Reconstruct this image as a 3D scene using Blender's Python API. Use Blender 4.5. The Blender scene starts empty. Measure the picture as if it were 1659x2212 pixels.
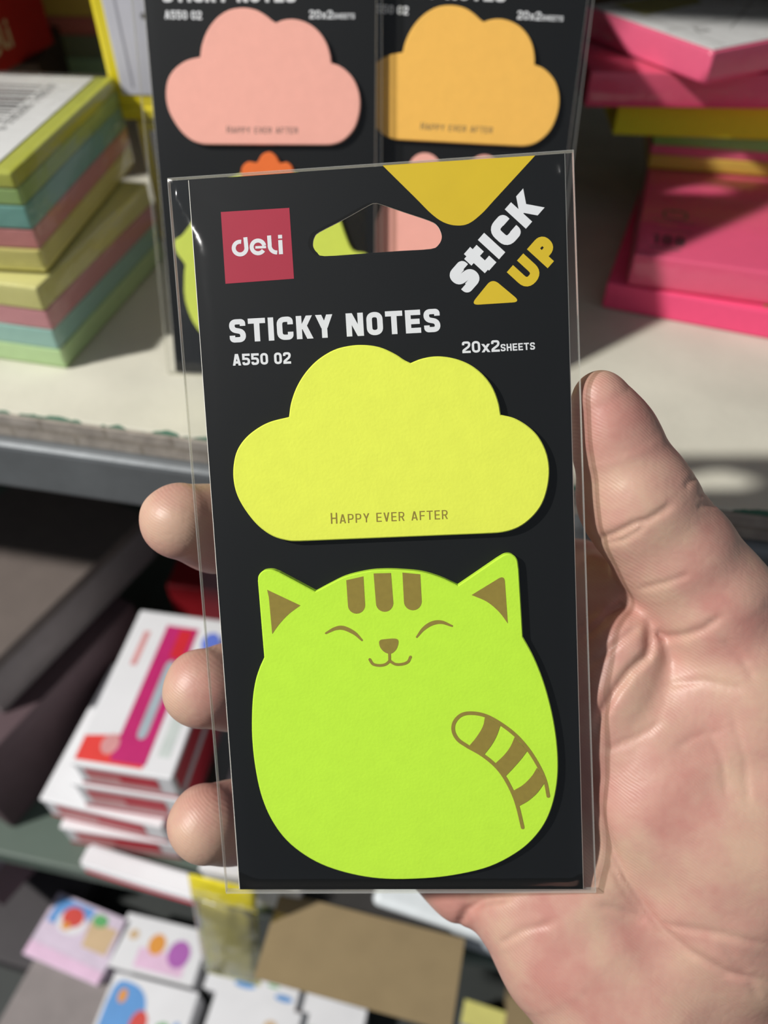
import bpy, bmesh, math, random
import numpy as np
from mathutils import Vector, Matrix, noise as mnoise
from mathutils.geometry import delaunay_2d_cdt

random.seed(4)
scene = bpy.context.scene
COL = scene.collection

# ------------------------------------------------------------------ camera
FW, FH, FPX = 1659.0, 2212.0, 1660.0          # photograph frame and focal length in its pixels
PITCH = math.radians(46.0)
CAMZ = 1.178                                   # camera height; the shelf top is at 1.0
CP, SP = math.cos(PITCH), math.sin(PITCH)
RIGHT = np.array([1.0, 0, 0]); UP = np.array([0, SP, CP]); FWD = np.array([0, CP, -SP])
CAM = np.array([0.0, 0.0, CAMZ])
cd = bpy.data.cameras.new('camera'); cam = bpy.data.objects.new('camera', cd); COL.objects.link(cam)
cam.location = CAM; cam.rotation_euler = (math.pi / 2 - PITCH, 0, 0)
cd.sensor_width = 36.0; cd.sensor_fit = 'AUTO'; cd.lens = 36.0 * FPX / FH
cd.clip_start = 0.005; cd.clip_end = 20
cd.dof.use_dof = True; cd.dof.focus_distance = 0.162; cd.dof.aperture_fstop = 9.8
scene.camera = cam

# ------------------------------------------------------------------ light
world = bpy.data.worlds.new('shop_world'); scene.world = world; world.use_nodes = True
bg = world.node_tree.nodes['Background']
bg.inputs[0].default_value = (0.80, 0.88, 1.0, 1); bg.inputs[1].default_value = 0.22

def area_lamp(name, loc, target, size, power, col):
    l = bpy.data.lights.new(name, 'AREA'); l.shape = 'DISK'; l.size = size; l.energy = power; l.color = col
    o = bpy.data.objects.new(name, l); COL.objects.link(o); o.location = loc
    o.rotation_euler = (Vector(target) - Vector(loc)).to_track_quat('-Z', 'Y').to_euler()
    return o
area_lamp('ceiling_bulb', (-1.38, -0.28, 2.40), (0, 0.15, 1.0), 0.10, 53, (1.0, 0.975, 0.94))

vs = scene.view_settings
vs.view_transform = 'Standard'; vs.look = 'None'; vs.exposure = 0.0; vs.gamma = 1.0; vs.use_curve_mapping = False

# ------------------------------------------------------------------ projection helpers
def ray(px, py):
    return RIGHT * ((px - FW / 2) / FPX) + UP * ((FH / 2 - py) / FPX) + FWD
def G(px, py, z):
    """world point where the sight line of a pixel meets the level plane z (relative to the camera)"""
    r = ray(px, py); return CAM + r * (z / r[2])
def AT(px, py, d):
    return CAM + ray(px, py) * d
def lin(c):
    c = c / 255.0
    return c / 12.92 if c <= 0.04045 else ((c + 0.055) / 1.055) ** 2.4
def RGB(r, g, b):
    return (lin(r), lin(g), lin(b), 1.0)

# ------------------------------------------------------------------ materials
MATS = {}
def mat(name, col, rough=0.6, spec=0.4, var=0.06, vscale=90.0, bump=0.0, bscale=600.0, coat=0.0, metal=0.0, trans=0.0):
    if name in MATS: return MATS[name]
    m = bpy.data.materials.new(name); m.use_nodes = True; nt = m.node_tree; N = nt.nodes; L = nt.links
    p = N['Principled BSDF']
    p.inputs['Roughness'].default_value = rough; p.inputs['Specular IOR Level'].default_value = spec
    p.inputs['Metallic'].default_value = metal; p.inputs['Coat Weight'].default_value = coat
    p.inputs['Coat Roughness'].default_value = 0.12
    p.inputs['Transmission Weight'].default_value = trans
    tc = N.new('ShaderNodeTexCoord'); nz = N.new('ShaderNodeTexNoise')
    nz.inputs['Scale'].default_value = vscale; nz.inputs['Detail'].default_value = 4
    L.new(tc.outputs['Object'], nz.inputs['Vector'])
    mr = N.new('ShaderNodeMapRange'); mr.inputs['From Min'].default_value = 0.3; mr.inputs['From Max'].default_value = 0.7
    mr.inputs['To Min'].default_value = 1 - var; mr.inputs['To Max'].default_value = 1 + var
    L.new(nz.outputs['Fac'], mr.inputs['Value'])
    mx = N.new('ShaderNodeVectorMath'); mx.operation = 'SCALE'; mx.inputs[0].default_value = col[:3]
    L.new(mr.outputs['Result'], mx.inputs['Scale']); L.new(mx.outputs['Vector'], p.inputs['Base Color'])
    if bump > 0:
        n2 = N.new('ShaderNodeTexNoise'); n2.inputs['Scale'].default_value = bscale; n2.inputs['Detail'].default_value = 3
        L.new(tc.outputs['Object'], n2.inputs['Vector'])
        b = N.new('ShaderNodeBump'); b.inputs['Strength'].default_value = bump; b.inputs['Distance'].default_value = 0.0004
        L.new(n2.outputs['Fac'], b.inputs['Height']); L.new(b.outputs['Normal'], p.inputs['Normal'])
    MATS[name] = m
    return m

def film_mat(name, tint=(1, 1, 1), rough=0.10, bump=0.25, bscale=(60, 25, 60), haze=0.0, ior=1.5):
    if name in MATS: return MATS[name]
    m = bpy.data.materials.new(name); m.use_nodes = True; nt = m.node_tree; N = nt.nodes; L = nt.links
    N.remove(N['Principled BSDF'])
    out = N['Material Output']
    tr = N.new('ShaderNodeBsdfTransparent'); tr.inputs['Color'].default_value = (*tint, 1)
    gl = N.new('ShaderNodeBsdfGlossy'); gl.inputs['Roughness'].default_value = rough
    fr = N.new('ShaderNodeFresnel'); ge = N.new('ShaderNodeNewGeometry')      # a thin sheet reflects alike from both sides
    io = N.new('ShaderNodeMapRange'); io.inputs['To Min'].default_value = ior; io.inputs['To Max'].default_value = 1 / ior
    L.new(ge.outputs['Backfacing'], io.inputs['Value']); L.new(io.outputs['Result'], fr.inputs['IOR'])
    mix = N.new('ShaderNodeMixShader')
    tc = N.new('ShaderNodeTexCoord'); mp = N.new('ShaderNodeMapping'); mp.inputs['Scale'].default_value = bscale
    nz = N.new('ShaderNodeTexNoise'); nz.inputs['Scale'].default_value = 3.0; nz.inputs['Detail'].default_value = 3
    nz.inputs['Distortion'].default_value = 0.8
    b = N.new('ShaderNodeBump'); b.inputs['Strength'].default_value = bump; b.inputs['Distance'].default_value = 0.0008
    L.new(tc.outputs['Object'], mp.inputs['Vector']); L.new(mp.outputs['Vector'], nz.inputs['Vector'])
    L.new(nz.outputs['Fac'], b.inputs['Height'])
    L.new(b.outputs['Normal'], gl.inputs['Normal']); L.new(b.outputs['Normal'], fr.inputs['Normal'])
    L.new(fr.outputs['Fac'], mix.inputs['Fac']); L.new(tr.outputs[0], mix.inputs[1]); L.new(gl.outputs[0], mix.inputs[2])
    last = mix
    if haze > 0:
        df = N.new('ShaderNodeBsdfDiffuse'); df.inputs['Color'].default_value = (0.9, 0.9, 0.88, 1)
        m2 = N.new('ShaderNodeMixShader'); m2.inputs['Fac'].default_value = haze
        L.new(mix.outputs[0], m2.inputs[1]); L.new(df.outputs[0], m2.inputs[2]); last = m2
    L.new(last.outputs[0], out.inputs['Surface'])
    MATS[name] = m
    return m

FILM = film_mat('clear_film', (0.985, 0.985, 0.98), 0.13, 0.035, (55, 16, 40))
FILM_EDGE = film_mat('film_edge', (0.97, 0.97, 0.93), 0.2, 0.1, (60, 60, 60), haze=0.14)
WRAP = film_mat('shrink_wrap', (0.97, 0.97, 0.97), 0.14, 0.9, (26, 26, 40), haze=0.03, ior=1.6)
BLACK = mat('black_card', RGB(13, 15, 16), 0.55, 0.2, 0.05, 60)
CORE = mat('card_core', RGB(232, 230, 222), 0.8, 0.2)
PRINT_W = mat('print_white', RGB(226, 228, 230), 0.6, 0.3, 0.02)
PRINT_Y = mat('print_yellow', RGB(214, 184, 38), 0.6, 0.3, 0.03)
PRINT_R = mat('print_red', RGB(172, 44, 66), 0.6, 0.3, 0.02)
INK = mat('ink_olive', RGB(146, 128, 58), 0.7, 0.2, 0.05, 900)
INK_GREY = mat('ink_grey', RGB(92, 88, 84), 0.7, 0.2, 0.05, 900)
def paper(name, r, g, b, bump=0.10):
    return mat(name, RGB(r, g, b), 0.75, 0.25, 0.02, 300, bump, 1400)
NEON_Y = paper('neon_yellow_paper', 231, 240, 86)
NEON_G = paper('neon_green_paper', 195, 240, 62)
PEACH = paper('peach_paper', 251, 184, 168)
ORANGE = paper('orange_paper', 252, 196, 94)
TUFT = paper('deep_orange_paper', 240, 118, 52)
LIME = paper('lime_paper', 214, 228, 92)
SALMON = paper('salmon_paper', 250, 182, 168)
WHITE = mat('white_card', RGB(232, 232, 230), 0.55, 0.4, 0.03)

# ------------------------------------------------------------------ object helpers
def link(name, me, m=None, parent=None):
    o = bpy.data.objects.new(name, me); COL.objects.link(o)
    if m is not None:
        for x in (m if isinstance(m, (list, tuple)) else [m]): me.materials.append(x)
    if parent is not None: o.parent = parent
    return o
def tag(o, label, cat, group=None, kind=None):
    o['label'] = label; o['category'] = cat
    if group: o['group'] = group
    if kind: o['kind'] = kind
    return o
def thing(name, label, cat, loc=(0, 0, 0), rot=(0, 0, 0), group=None):
    o = bpy.data.objects.new(name, None); COL.objects.link(o)
    o.empty_display_size = 0.02
    o.location = loc; o.rotation_euler = rot
    return tag(o, label, cat, group)
def smooth(me, angle=None):
    for p in me.polygons: p.use_smooth = True
    if angle is not None:
        me.set_sharp_from_angle(angle=math.radians(angle))

def box_mesh(name, x0, x1, y0, y1, z0, z1, bevel=0.0006, seg=2):
    bm = bmesh.new()
    v = [bm.verts.new((x, y, z)) for z in (z0, z1) for y in (y0, y1) for x in (x0, x1)]
    for f in ((0, 2, 3, 1), (4, 5, 7, 6), (0, 1, 5, 4), (2, 6, 7, 3), (0, 4, 6, 2), (1, 3, 7, 5)):
        bm.faces.new([v[i] for i in f])
    if bevel > 0:
        bmesh.ops.bevel(bm, geom=bm.edges[:], offset=bevel, segments=seg, affect='EDGES', profile=0.5)
    bmesh.ops.recalc_face_normals(bm, faces=bm.faces[:])
    me = bpy.data.meshes.new(name); bm.to_mesh(me); bm.free()
    return me
def box(name, dims, m, parent=None, bevel=0.0006, seg=2):
    return link(name, box_mesh(name, *dims, bevel=bevel, seg=seg), m, parent)

# ------------------------------------------------------------------ flat art (print)
def fillet(pts, r, closed=False, n=6):
    P = [np.array(p, float) for p in pts]; out = []; k = len(P)
    for i in range(k):
        if not closed and i in (0, k - 1): out.append(P[i]); continue
        a, b, c = P[i - 1], P[i], P[(i + 1) % k]
        la, lc = np.linalg.norm(a - b), np.linalg.norm(c - b)
        q = min(r, la * 0.5, lc * 0.5)
        s, e = b + (a - b) / la * q, b + (c - b) / lc * q
        kk = 0.45
        for j in range(n + 1):
            t = j / n
            c1, c2 = s + (b - s) * (1 - kk + .1), e + (b - e) * (1 - kk + .1)
            out.append((1 - t) ** 3 * s + 3 * (1 - t) ** 2 * t * c1 + 3 * (1 - t) * t * t * c2 + t ** 3 * e)
    return out
def crom(pts, n=6, closed=False):
    P = [np.array(p, float) for p in pts]; k = len(P); out = []
    for i in range(k if closed else k - 1):
        p1, p2 = P[i], P[(i + 1) % k]
        p0 = P[i - 1] if (closed or i > 0) else 2 * p1 - p2
        p3 = P[(i + 2) % k] if (closed or i + 2 < k) else 2 * p2 - p1
        for j in range(n):
            t = j / n
            out.append(0.5 * (2 * p1 + (p2 - p0) * t + (2 * p0 - 5 * p1 + 4 * p2 - p3) * t * t + (3 * p1 - p0 - 3 * p2 + p3) * t ** 3))
    if not closed: out.append(P[-1])
    return out
def ribbon(pts, w, closed=False):
    """quads of a stroke of width w (a number or one per point)"""
    P = [np.array(p, float) for p in pts]
    if not hasattr(w, '__len__'):
        sc_ = max(np.ptp([p[0] for p in P]), np.ptp([p[1] for p in P])) * 1e-4
        P = [p for i, p in enumerate(P) if i == 0 or np.linalg.norm(p - P[i - 1]) > sc_]
        if closed and np.linalg.norm(P[0] - P[-1]) <= sc_: P.pop()
    k = len(P); Lf, Rt = [], []
    for i in range(k):
        a = P[i - 1] if (closed or i > 0) else None
        c = P[(i + 1) % k] if (closed or i < k - 1) else None
        d1 = (P[i] - a) if a is not None else None; d2 = (c - P[i]) if c is not None else None
        if d1 is None: d1 = d2
        if d2 is None: d2 = d1
        d1 = d1 / (np.linalg.norm(d1) + 1e-12); d2 = d2 / (np.linalg.norm(d2) + 1e-12)
        n1, n2 = np.array([-d1[1], d1[0]]), np.array([-d2[1], d2[0]])
        nn = n1 + n2; nn = nn / (np.linalg.norm(nn) + 1e-12)
        ww = (w[i] if hasattr(w, '__len__') else w) / 2 / max(0.35, float(nn @ n1))
        Lf.append(P[i] + nn * ww); Rt.append(P[i] - nn * ww)
    return [[Lf[i], Lf[(i + 1) % k], Rt[(i + 1) % k], Rt[i]] for i in range(k if closed else k - 1)]
def dot(c, r, n=14, ry=None):
    ry = ry or r
    return [np.array([c[0] + r * math.cos(2 * math.pi * i / n), c[1] + ry * math.sin(2 * math.pi * i / n)]) for i in range(n)]
def round_stroke(pts, w):
    return ribbon(pts, w) + [dot(pts[0], w / 2, 12), dot(pts[-1], w / 2, 12)]

# a condensed grotesque drawn with strokes: cap height 1, stroke s, glyph width w (y up)
def glyph(ch, s, w0=None):
    w = w0 or (0.50 + 0.35 * s); h = s / 2; L, R, T, B = h, w - h, 1 - h, h; r = 0.26
    q = []
    def st(pts, closed=False, rr=r): q.extend(ribbon(fillet(pts, rr, closed), s, closed))
    def dg(x0, y0, x1, y1, k=1.12): q.append([np.array(v) for v in ((x0 - s * k / 2, y0), (x0 + s * k / 2, y0), (x1 + s * k / 2, y1), (x1 - s * k / 2, y1))])
    def bar(x0, x1, y): q.append([np.array(v) for v in ((x0, y - h), (x1, y - h), (x1, y + h), (x0, y + h))])
    def ver(x, y0, y1): q.append([np.array(v) for v in ((x - h, y0), (x + h, y0), (x + h, y1), (x - h, y1))])
    if ch == 'S': st([(R, .70), (R, T), (L, T), (L, .55), (R, .45), (R, B), (L, B), (L, .30)])
    elif ch == 'C': st([(R, .66), (R, T), (L, T), (L, B), (R, B), (R, .34)])
    elif ch in 'O0': st([(L, T), (L, B), (R, B), (R, T)], True)
    elif ch == 'T': bar(-.02, w + .02, T); ver(w / 2, 0, T)
    elif ch == 'I': w = s; ver(h, 0, 1)
    elif ch == 'K': w += (.06 if not w0 else 0); ver(L, 0, 1); dg(w - .55 * s, 1, L + .55 * s, .42); dg(L + .85 * s, .58, w - .5 * s, 0)
    elif ch == 'Y': w += .04; dg(.55 * s, 1, w / 2, .42); dg(w - .55 * s, 1, w / 2, .42); ver(w / 2, 0, .46)
    elif ch == 'N': w += .04; ver(L, 0, 1); ver(w - h, 0, 1); dg(.55 * s, 1, w - .55 * s, 0, 1.15)
    elif ch == 'E': w -= .04; ver(L, 0, 1); bar(L, w, T); bar(L, w - .04, .5); bar(L, w, B)
    elif ch == 'F': w -= .04; ver(L, 0, 1); bar(L, w, T); bar(L, w - .04, .48)
    elif ch == 'A': w += .06; dg(w / 2 - .12 * s, 1, .55 * s, 0, 1.05); dg(w / 2 + .12 * s, 1, w - .55 * s, 0, 1.05); bar(.22 * w, .78 * w, .27)
    elif ch == 'H': ver(L, 0, 1); ver(R, 0, 1); bar(L, R, .5)
    elif ch == 'P': ver(L, 0, 1); st([(L, T), (R, T), (R, .42), (L, .42)])
    elif ch == 'R': ver(L, 0, 1); st([(L, T), (R, T), (R, .46), (L, .46)]); dg(w * .55, .46, w - .45 * s, 0)
    elif ch == 'V': dg(.5 * s, 1, w / 2, 0); dg(w - .5 * s, 1, w / 2, 0)
    elif ch == 'U': st([(L, 1), (L, B), (R, B), (R, 1)], rr=.3)
    elif ch == 'x': dg(.5 * s, .72, w - .5 * s, 0, 1.2); dg(w - .5 * s, .72, .5 * s, 0, 1.2)
    elif ch == '2': st([(L, .68), (L, T), (R, T), (R, .58), (L, .22), (L, B)], rr=.24); bar(0, w, B)
    elif ch == '5': bar(L - h, w, T); ver(L, .46, 1); st([(L, .56), (R, .56), (R, B), (L, B), (L, .28)]);
    elif ch == '1': w = s * 2; ver(w - h, 0, 1); dg(h, .8, w - h, 1)
    elif ch == 't': w = w0 or .5; ver(.1 + h, .05, 1); bar(-.02, w + .02, .72); bar(.1 + s * .5, w + .04, h)
    elif ch == '7': bar(0, w, T); dg(w - h, 1 - s, .3 * w, 0)
    elif ch == '9': st([(R, .5), (L, .5), (L, T), (R, T), (R, B), (L, B)])
    elif ch == '6': st([(R, T), (L, T), (L, B), (R, B), (R, .5), (L, .5)])
    elif ch == '4': ver(R, 0, 1); bar(0, w, .3); dg(R, 1, L, .3)
    elif ch == '3': st([(L, T), (R, T), (R, B), (L, B)]); bar(.2, R, .5)
    elif ch == '8': st([(L, T), (L, B), (R, B), (R, T)], True); bar(L, R, .5)
    elif ch == ' ': w = .28
    return q, w
def text2d(s, p0, p1, up, stroke=0.2, gap=0.10, hs=None, w0=None):
    """faces of a line of lettering from p0 to p1 (feet), 'up' the cap-height vector; hs: height per letter"""
    p0, p1, up = (np.array(v, float) for v in (p0, p1, up)); items = []; x = 0
    for i, ch in enumerate(s):
        f, w = glyph(ch, stroke, w0); k = hs[i] if hs else 1.0
        items.append((f, x, k)); x += (w + gap) * (1 if not hs else (0.35 + .65 * k))
    tot = x - gap; ax = (p1 - p0) / tot; out = []
    for f, x0, k in items:
        kx = 1 if not hs else (0.35 + .65 * k)
        for poly in f: out.append([p0 + ax * (x0 + v[0] * kx) + up * (v[1] * k) for v in poly])
    return out

class Art:
    """polygons on a surface; to3 maps (u, v) and a lift to a point; one mesh, several inks"""
    def __init__(self, to3): self.to3 = to3; self.polys = []; self.inks = []
    def add(self, polys, ink, lift=0.0):
        """overlapping strokes are merged into one flat, non-overlapping sheet"""
        if ink not in self.inks: self.inks.append(ink)
        k = self.inks.index(ink)
        allp = np.array([[v[0], v[1]] for p in polys for v in p], float)
        c = allp.mean(0); sc_ = max(float(np.abs(allp - c).max()), 1e-9)
        pts, faces, i = [], [], 0
        simple = []
        for p in polys:
            if len(p) == 4: simple += [[p[0], p[1], p[2]], [p[0], p[2], p[3]]]
            else: simple.append(p)
        for p in simple:
            q = (np.array([[v[0], v[1]] for v in p], float) - c) / sc_
            if abs(np.sum(q[:, 0] * np.roll(q[:, 1], -1) - np.roll(q[:, 0], -1) * q[:, 1])) < 2e-6: continue
            if np.sum(q[:, 0] * np.roll(q[:, 1], -1) - np.roll(q[:, 0], -1) * q[:, 1]) < 0: q = q[::-1]
            pts += [Vector(v) for v in q]; faces.append(list(range(i, i + len(q)))); i += len(q)
        vv, _e, ff, _ov, _oe, of = delaunay_2d_cdt(pts, [], faces, 0, 1e-5)
        for f, o in zip(ff, of):
            if o: self.polys.append(([self.to3(float(vv[j][0]) * sc_ + c[0], float(vv[j][1]) * sc_ + c[1], lift) for j in f], k))
        return self
    def build(self, name, parent):
        V, F, K = [], [], []
        for p, k in self.polys:
            n = np.zeros(3)
            for i in range(len(p)):
                a, b = np.array(p[i]), np.array(p[(i + 1) % len(p)]); n += np.cross(a, b)
            F.append(list(range(len(V), len(V) + len(p)))); V.extend([tuple(v) for v in p]); K.append(k)
        me = bpy.data.meshes.new(name); me.from_pydata(V, [], F)
        for poly, k in zip(me.polygons, K): poly.material_index = k
        me.update()
        return link(name, me, self.inks, parent)

def slab_mesh(name, outline, z0, z1, bevel=0.0):
    """a flat shape of real thickness from a 2D outline; slot 0 faces, slot 1 cut edge"""
    bm = bmesh.new(); n = len(outline)
    lo = [bm.verts.new((p[0], p[1], z0)) for p in outline]; hi = [bm.verts.new((p[0], p[1], z1 - bevel)) for p in outline]
    bm.faces.new(lo[::-1]).material_index = 0
    if bevel > 0:
        A = np.array([p[:2] for p in outline]); area = 0.5 * np.sum(A[:, 0] * np.roll(A[:, 1], -1) - np.roll(A[:, 0], -1) * A[:, 1])
        d = np.roll(A, -1, 0) - np.roll(A, 1, 0); d /= np.linalg.norm(d, axis=1)[:, None] + 1e-12
        nrm = np.stack([-d[:, 1], d[:, 0]], 1) * (1 if area > 0 else -1)
        B = A + nrm * bevel
        tp = [bm.verts.new((B[i, 0], B[i, 1], z1)) for i in range(n)]
        for i in range(n):
            bm.faces.new((hi[i], hi[(i + 1) % n], tp[(i + 1) % n], tp[i])).material_index = 0
        bm.faces.new(tp).material_index = 0
    else:
        bm.faces.new(hi).material_index = 0
    for i in range(n):
        bm.faces.new((lo[i], lo[(i + 1) % n], hi[(i + 1) % n], hi[i])).material_index = 1
    bmesh.ops.recalc_face_normals(bm, faces=bm.faces[:])
    me = bpy.data.meshes.new(name); bm.to_mesh(me); bm.free(); return me
def inside(p, poly):
    x, y = p; c = False; j = len(poly) - 1
    for i in range(len(poly)):
        a, b = poly[i], poly[j]
        if (a[1] > y) != (b[1] > y) and x < (b[0] - a[0]) * (y - a[1]) / (b[1] - a[1]) + a[0]: c = not c
        j = i
    return c

# ================================================================== SETTING
SHELF_YAW = math.radians(-11.3)
S = -0.178; T = -0.48; U = -0.635         # the two shelves and the low tray, below the camera
EDGE = G(829, 999, S)                     # a point of the shelf's front edge
fl = box('floor', (-3, 3, -3, 3, -0.05, 0.0), mat('floor_tiles', RGB(96, 92, 88), 0.5), bevel=0)
tag(fl, 'dull grey shop floor far below the shelves', 'floor', kind='structure')
wb = box('wall_back', (-3, 3, 1.25, 1.3, 0.0, 3.0), mat('dark_wall', RGB(70, 62, 54), 0.8), bevel=0)
tag(wb, 'dark brown wall behind the shelving', 'wall', kind='structure')

unit = thing('shelving_unit', 'metal shop shelving with a beige board shelf and a green lower shelf', 'shelf',
             (EDGE[0], EDGE[1], 0), (0, 0, SHELF_YAW))
def board_material():
    m = mat('beige_board', RGB(205, 202, 186), 0.7, 0.3, 0.10, 22, 0.3, 300)
    nt = m.node_tree; N = nt.nodes; L = nt.links; p = N['Principled BSDF']
    src = p.inputs['Base Color'].links[0].from_socket
    tc = N.new('ShaderNodeTexCoord'); sx = N.new('ShaderNodeSeparateXYZ'); L.new(tc.outputs['Object'], sx.inputs[0])
    nz = N.new('ShaderNodeTexNoise'); nz.inputs['Scale'].default_value = 60; nz.inputs['Detail'].default_value = 5
    L.new(tc.outputs['Object'], nz.inputs['Vector'])
    a = N.new('ShaderNodeMath'); a.operation = 'MULTIPLY_ADD'; a.inputs[1].default_value = 0.010; a.inputs[2].default_value = -0.0045
    L.new(nz.outputs['Fac'], a.inputs[0])
    lt = N.new('ShaderNodeMath'); lt.operation = 'LESS_THAN'; L.new(sx.outputs['Y'], lt.inputs[0]); L.new(a.outputs[0], lt.inputs[1])
    mx = N.new('ShaderNodeMix'); mx.data_type = 'RGBA'; L.new(lt.outputs[0], mx.inputs['Factor'])
    L.new(src, mx.inputs[6]); mx.inputs[7].default_value = RGB(70, 112, 92)
    L.new(mx.outputs[2], p.inputs['Base Color']); return m
def edge_material():
    m = mat('raw_board_edge', RGB(164, 157, 148), 0.85, 0.2, 0.16, 160, 0.8, 220)
    nt = m.node_tree; N = nt.nodes; L = nt.links; p = N['Principled BSDF']
    src = p.inputs['Base Color'].links[0].from_socket
    tc = N.new('ShaderNodeTexCoord'); mp = N.new('ShaderNodeMapping'); mp.inputs['Rotation'].default_value = (math.pi / 2, 0, 0)
    L.new(tc.outputs['Object'], mp.inputs['Vector'])
    br = N.new('ShaderNodeTexBrick'); br.inputs['Scale'].default_value = 14; br.inputs['Brick Width'].default_value = 0.36
    br.inputs['Row Height'].default_value = 0.08; br.inputs['Mortar Size'].default_value = 0.012
    br.inputs['Color1'].default_value = (1, 1, 1, 1); br.inputs['Color2'].default_value = (.92, .9, .88, 1); br.inputs['Mortar'].default_value = (.74, .72, .68, 1)
    L.new(mp.outputs['Vector'], br.inputs['Vector'])
    mx = N.new('ShaderNodeMix'); mx.data_type = 'RGBA'; mx.blend_type = 'MULTIPLY'; mx.inputs['Factor'].default_value = 1
    L.new(src, mx.inputs[6]); L.new(br.outputs['Color'], mx.inputs[7]); L.new(mx.outputs[2], p.inputs['Base Color']); return m
METAL = mat('grey_steel', RGB(116, 120, 122), 0.42, 0.5, 0.14, 40, 0.2, 200, metal=0.35)
zs = CAMZ + S
box('shelf_board', (-0.75, 0.75, 0.0, 0.60, zs - 0.011, zs), board_material(), unit, 0.0008)
box('board_edge', (-0.75, 0.75, -0.0015, 0.0, zs - 0.011, zs - 0.0008), edge_material(), unit, 0.0003)
box('metal_lip', (-0.75, 0.75, -0.006, 0.012, zs - 0.036, zs - 0.011), METAL, unit, 0.003, 3)
box('shelf_pan', (-0.75, 0.75, 0.012, 0.60, zs - 0.016, zs - 0.0112), METAL, unit, 0.0006)
zt = CAMZ + T
GREEN = mat('green_shelf_paint', RGB(84, 98, 88), 0.55, 0.4, 0.10, 18)
LOWY = -0.066
box('lower_shelf', (-0.75, 0.75, LOWY, 0.60, zt - 0.016, zt), GREEN, unit, 0.002)
zu = CAMZ + U
box('tray_shelf', (-0.75, 0.75, -0.32, 0.60, zu - 0.02, zu), mat('dark_tray', RGB(52, 56, 54), 0.6), unit, 0.002)
box('top_shelf', (-0.75, 0.75, 0.056, 0.60, CAMZ + 0.12, CAMZ + 0.145), METAL, unit, 0.002)
box('back_panel', (-0.75, 0.75, 0.60, 0.61, 0.05, CAMZ + 0.5), mat('back_board', RGB(84, 66, 48), 0.8), unit, 0.001)
for x in (-0.76, 0.75):
    box('upright_post', (x, x + 0.03, 0.0, 0.03, 0.0, CAMZ + 0.5), METAL, unit, 0.002)
    box('upright_post', (x, x + 0.03, 0.57, 0.60, 0.0, CAMZ + 0.5), METAL, unit, 0.002)

# ================================================================== THE PACK: shared shapes
# frame of the held pack (its plane is where the photograph puts it, 16 cm from the lens)
PO = CAM + RIGHT * 0.000931 + UP * -0.007109 + FWD * 0.164953
def c2w(v): return RIGHT * v[0] + UP * v[1] - FWD * v[2]
PX = c2w((0.99678, 0.0374, 0.07089)); PZ = c2w((-0.06666, -0.10436, 0.9923)); PY = np.cross(PZ, PX)
def pl(px, py, lift=0.0):
    """pack-local coordinates of a photograph pixel on the pack's plane (raised by lift)"""
    r = ray(px, py); o = PO + PZ * lift; t = ((o - CAM) @ PZ) / (r @ PZ); q = CAM + r * t - PO
    return (float(q @ PX), float(q @ PY), lift)
def plane_matrix(o, ex, ey, ez):
    return Matrix(((ex[0], ey[0], ez[0], o[0]), (ex[1], ey[1], ez[1], o[1]), (ex[2], ey[2], ez[2], o[2]), (0, 0, 0, 1)))

PAD_T = 0.0020
def zc(pts, ox, oy, k): return [(ox + p[0] * k, oy + p[1] * k) for p in pts]
# -- outlines traced in the frame
hole_px = zc([(175, 610), (192, 545), (245, 492), (500, 360), (770, 208), (830, 190), (890, 200), (1150, 288), (1400, 372), (1480, 420), (1522, 490), (1533, 560),
              (1500, 628), (1420, 672), (1100, 693), (720, 720), (300, 748), (222, 712), (182, 660)], 640, 400, 0.2049)
hole_l = [pl(*p)[:2] for p in crom(hole_px, 3, True)]
hole_film = [(x - 0.0009 if x < 0 else x + 0.0002, y) for x, y in hole_l]
card_c = [(-0.0384, 0.0781), (0.0391, 0.0782), (0.0400, -0.0784), (-0.0377, -0.0783)]
slv_c = [(-0.0425, 0.0785), (0.0406, 0.0785), (0.0425, -0.0787), (-0.0406, -0.0787)]

cl_a = [(340, 375), (350, 310), (375, 240), (415, 175), (470, 118), (540, 75), (610, 56), (680, 52), (750, 63), (815, 92), (855, 118), (885, 133)]
cl_b = [(885, 133), (930, 115), (985, 104), (1040, 105), (1100, 118), (1160, 145), (1215, 190), (1255, 245), (1280, 310), (1290, 365)]
cl_c = [(1290, 365), (1350, 380), (1410, 415), (1460, 465), (1495, 535), (1508, 610), (1500, 690), (1475, 765), (1430, 825), (1370, 870), (1300, 892), (1220, 898)]
cl_d = [(390, 932), (340, 930), (270, 910), (205, 865), (150, 800), (110, 730), (92, 660), (92, 590), (108, 525), (145, 470), (200, 425), (260, 395), (340, 375)]
cloud_z = crom(cl_a, 5)[:-1] + crom(cl_b, 5)[:-1] + crom(cl_c, 5) + crom(cl_d, 5)[:-1]
cloud_l = [pl(*p, PAD_T)[:2] for p in zc(cloud_z, 460, 720, 0.4822)]

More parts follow.
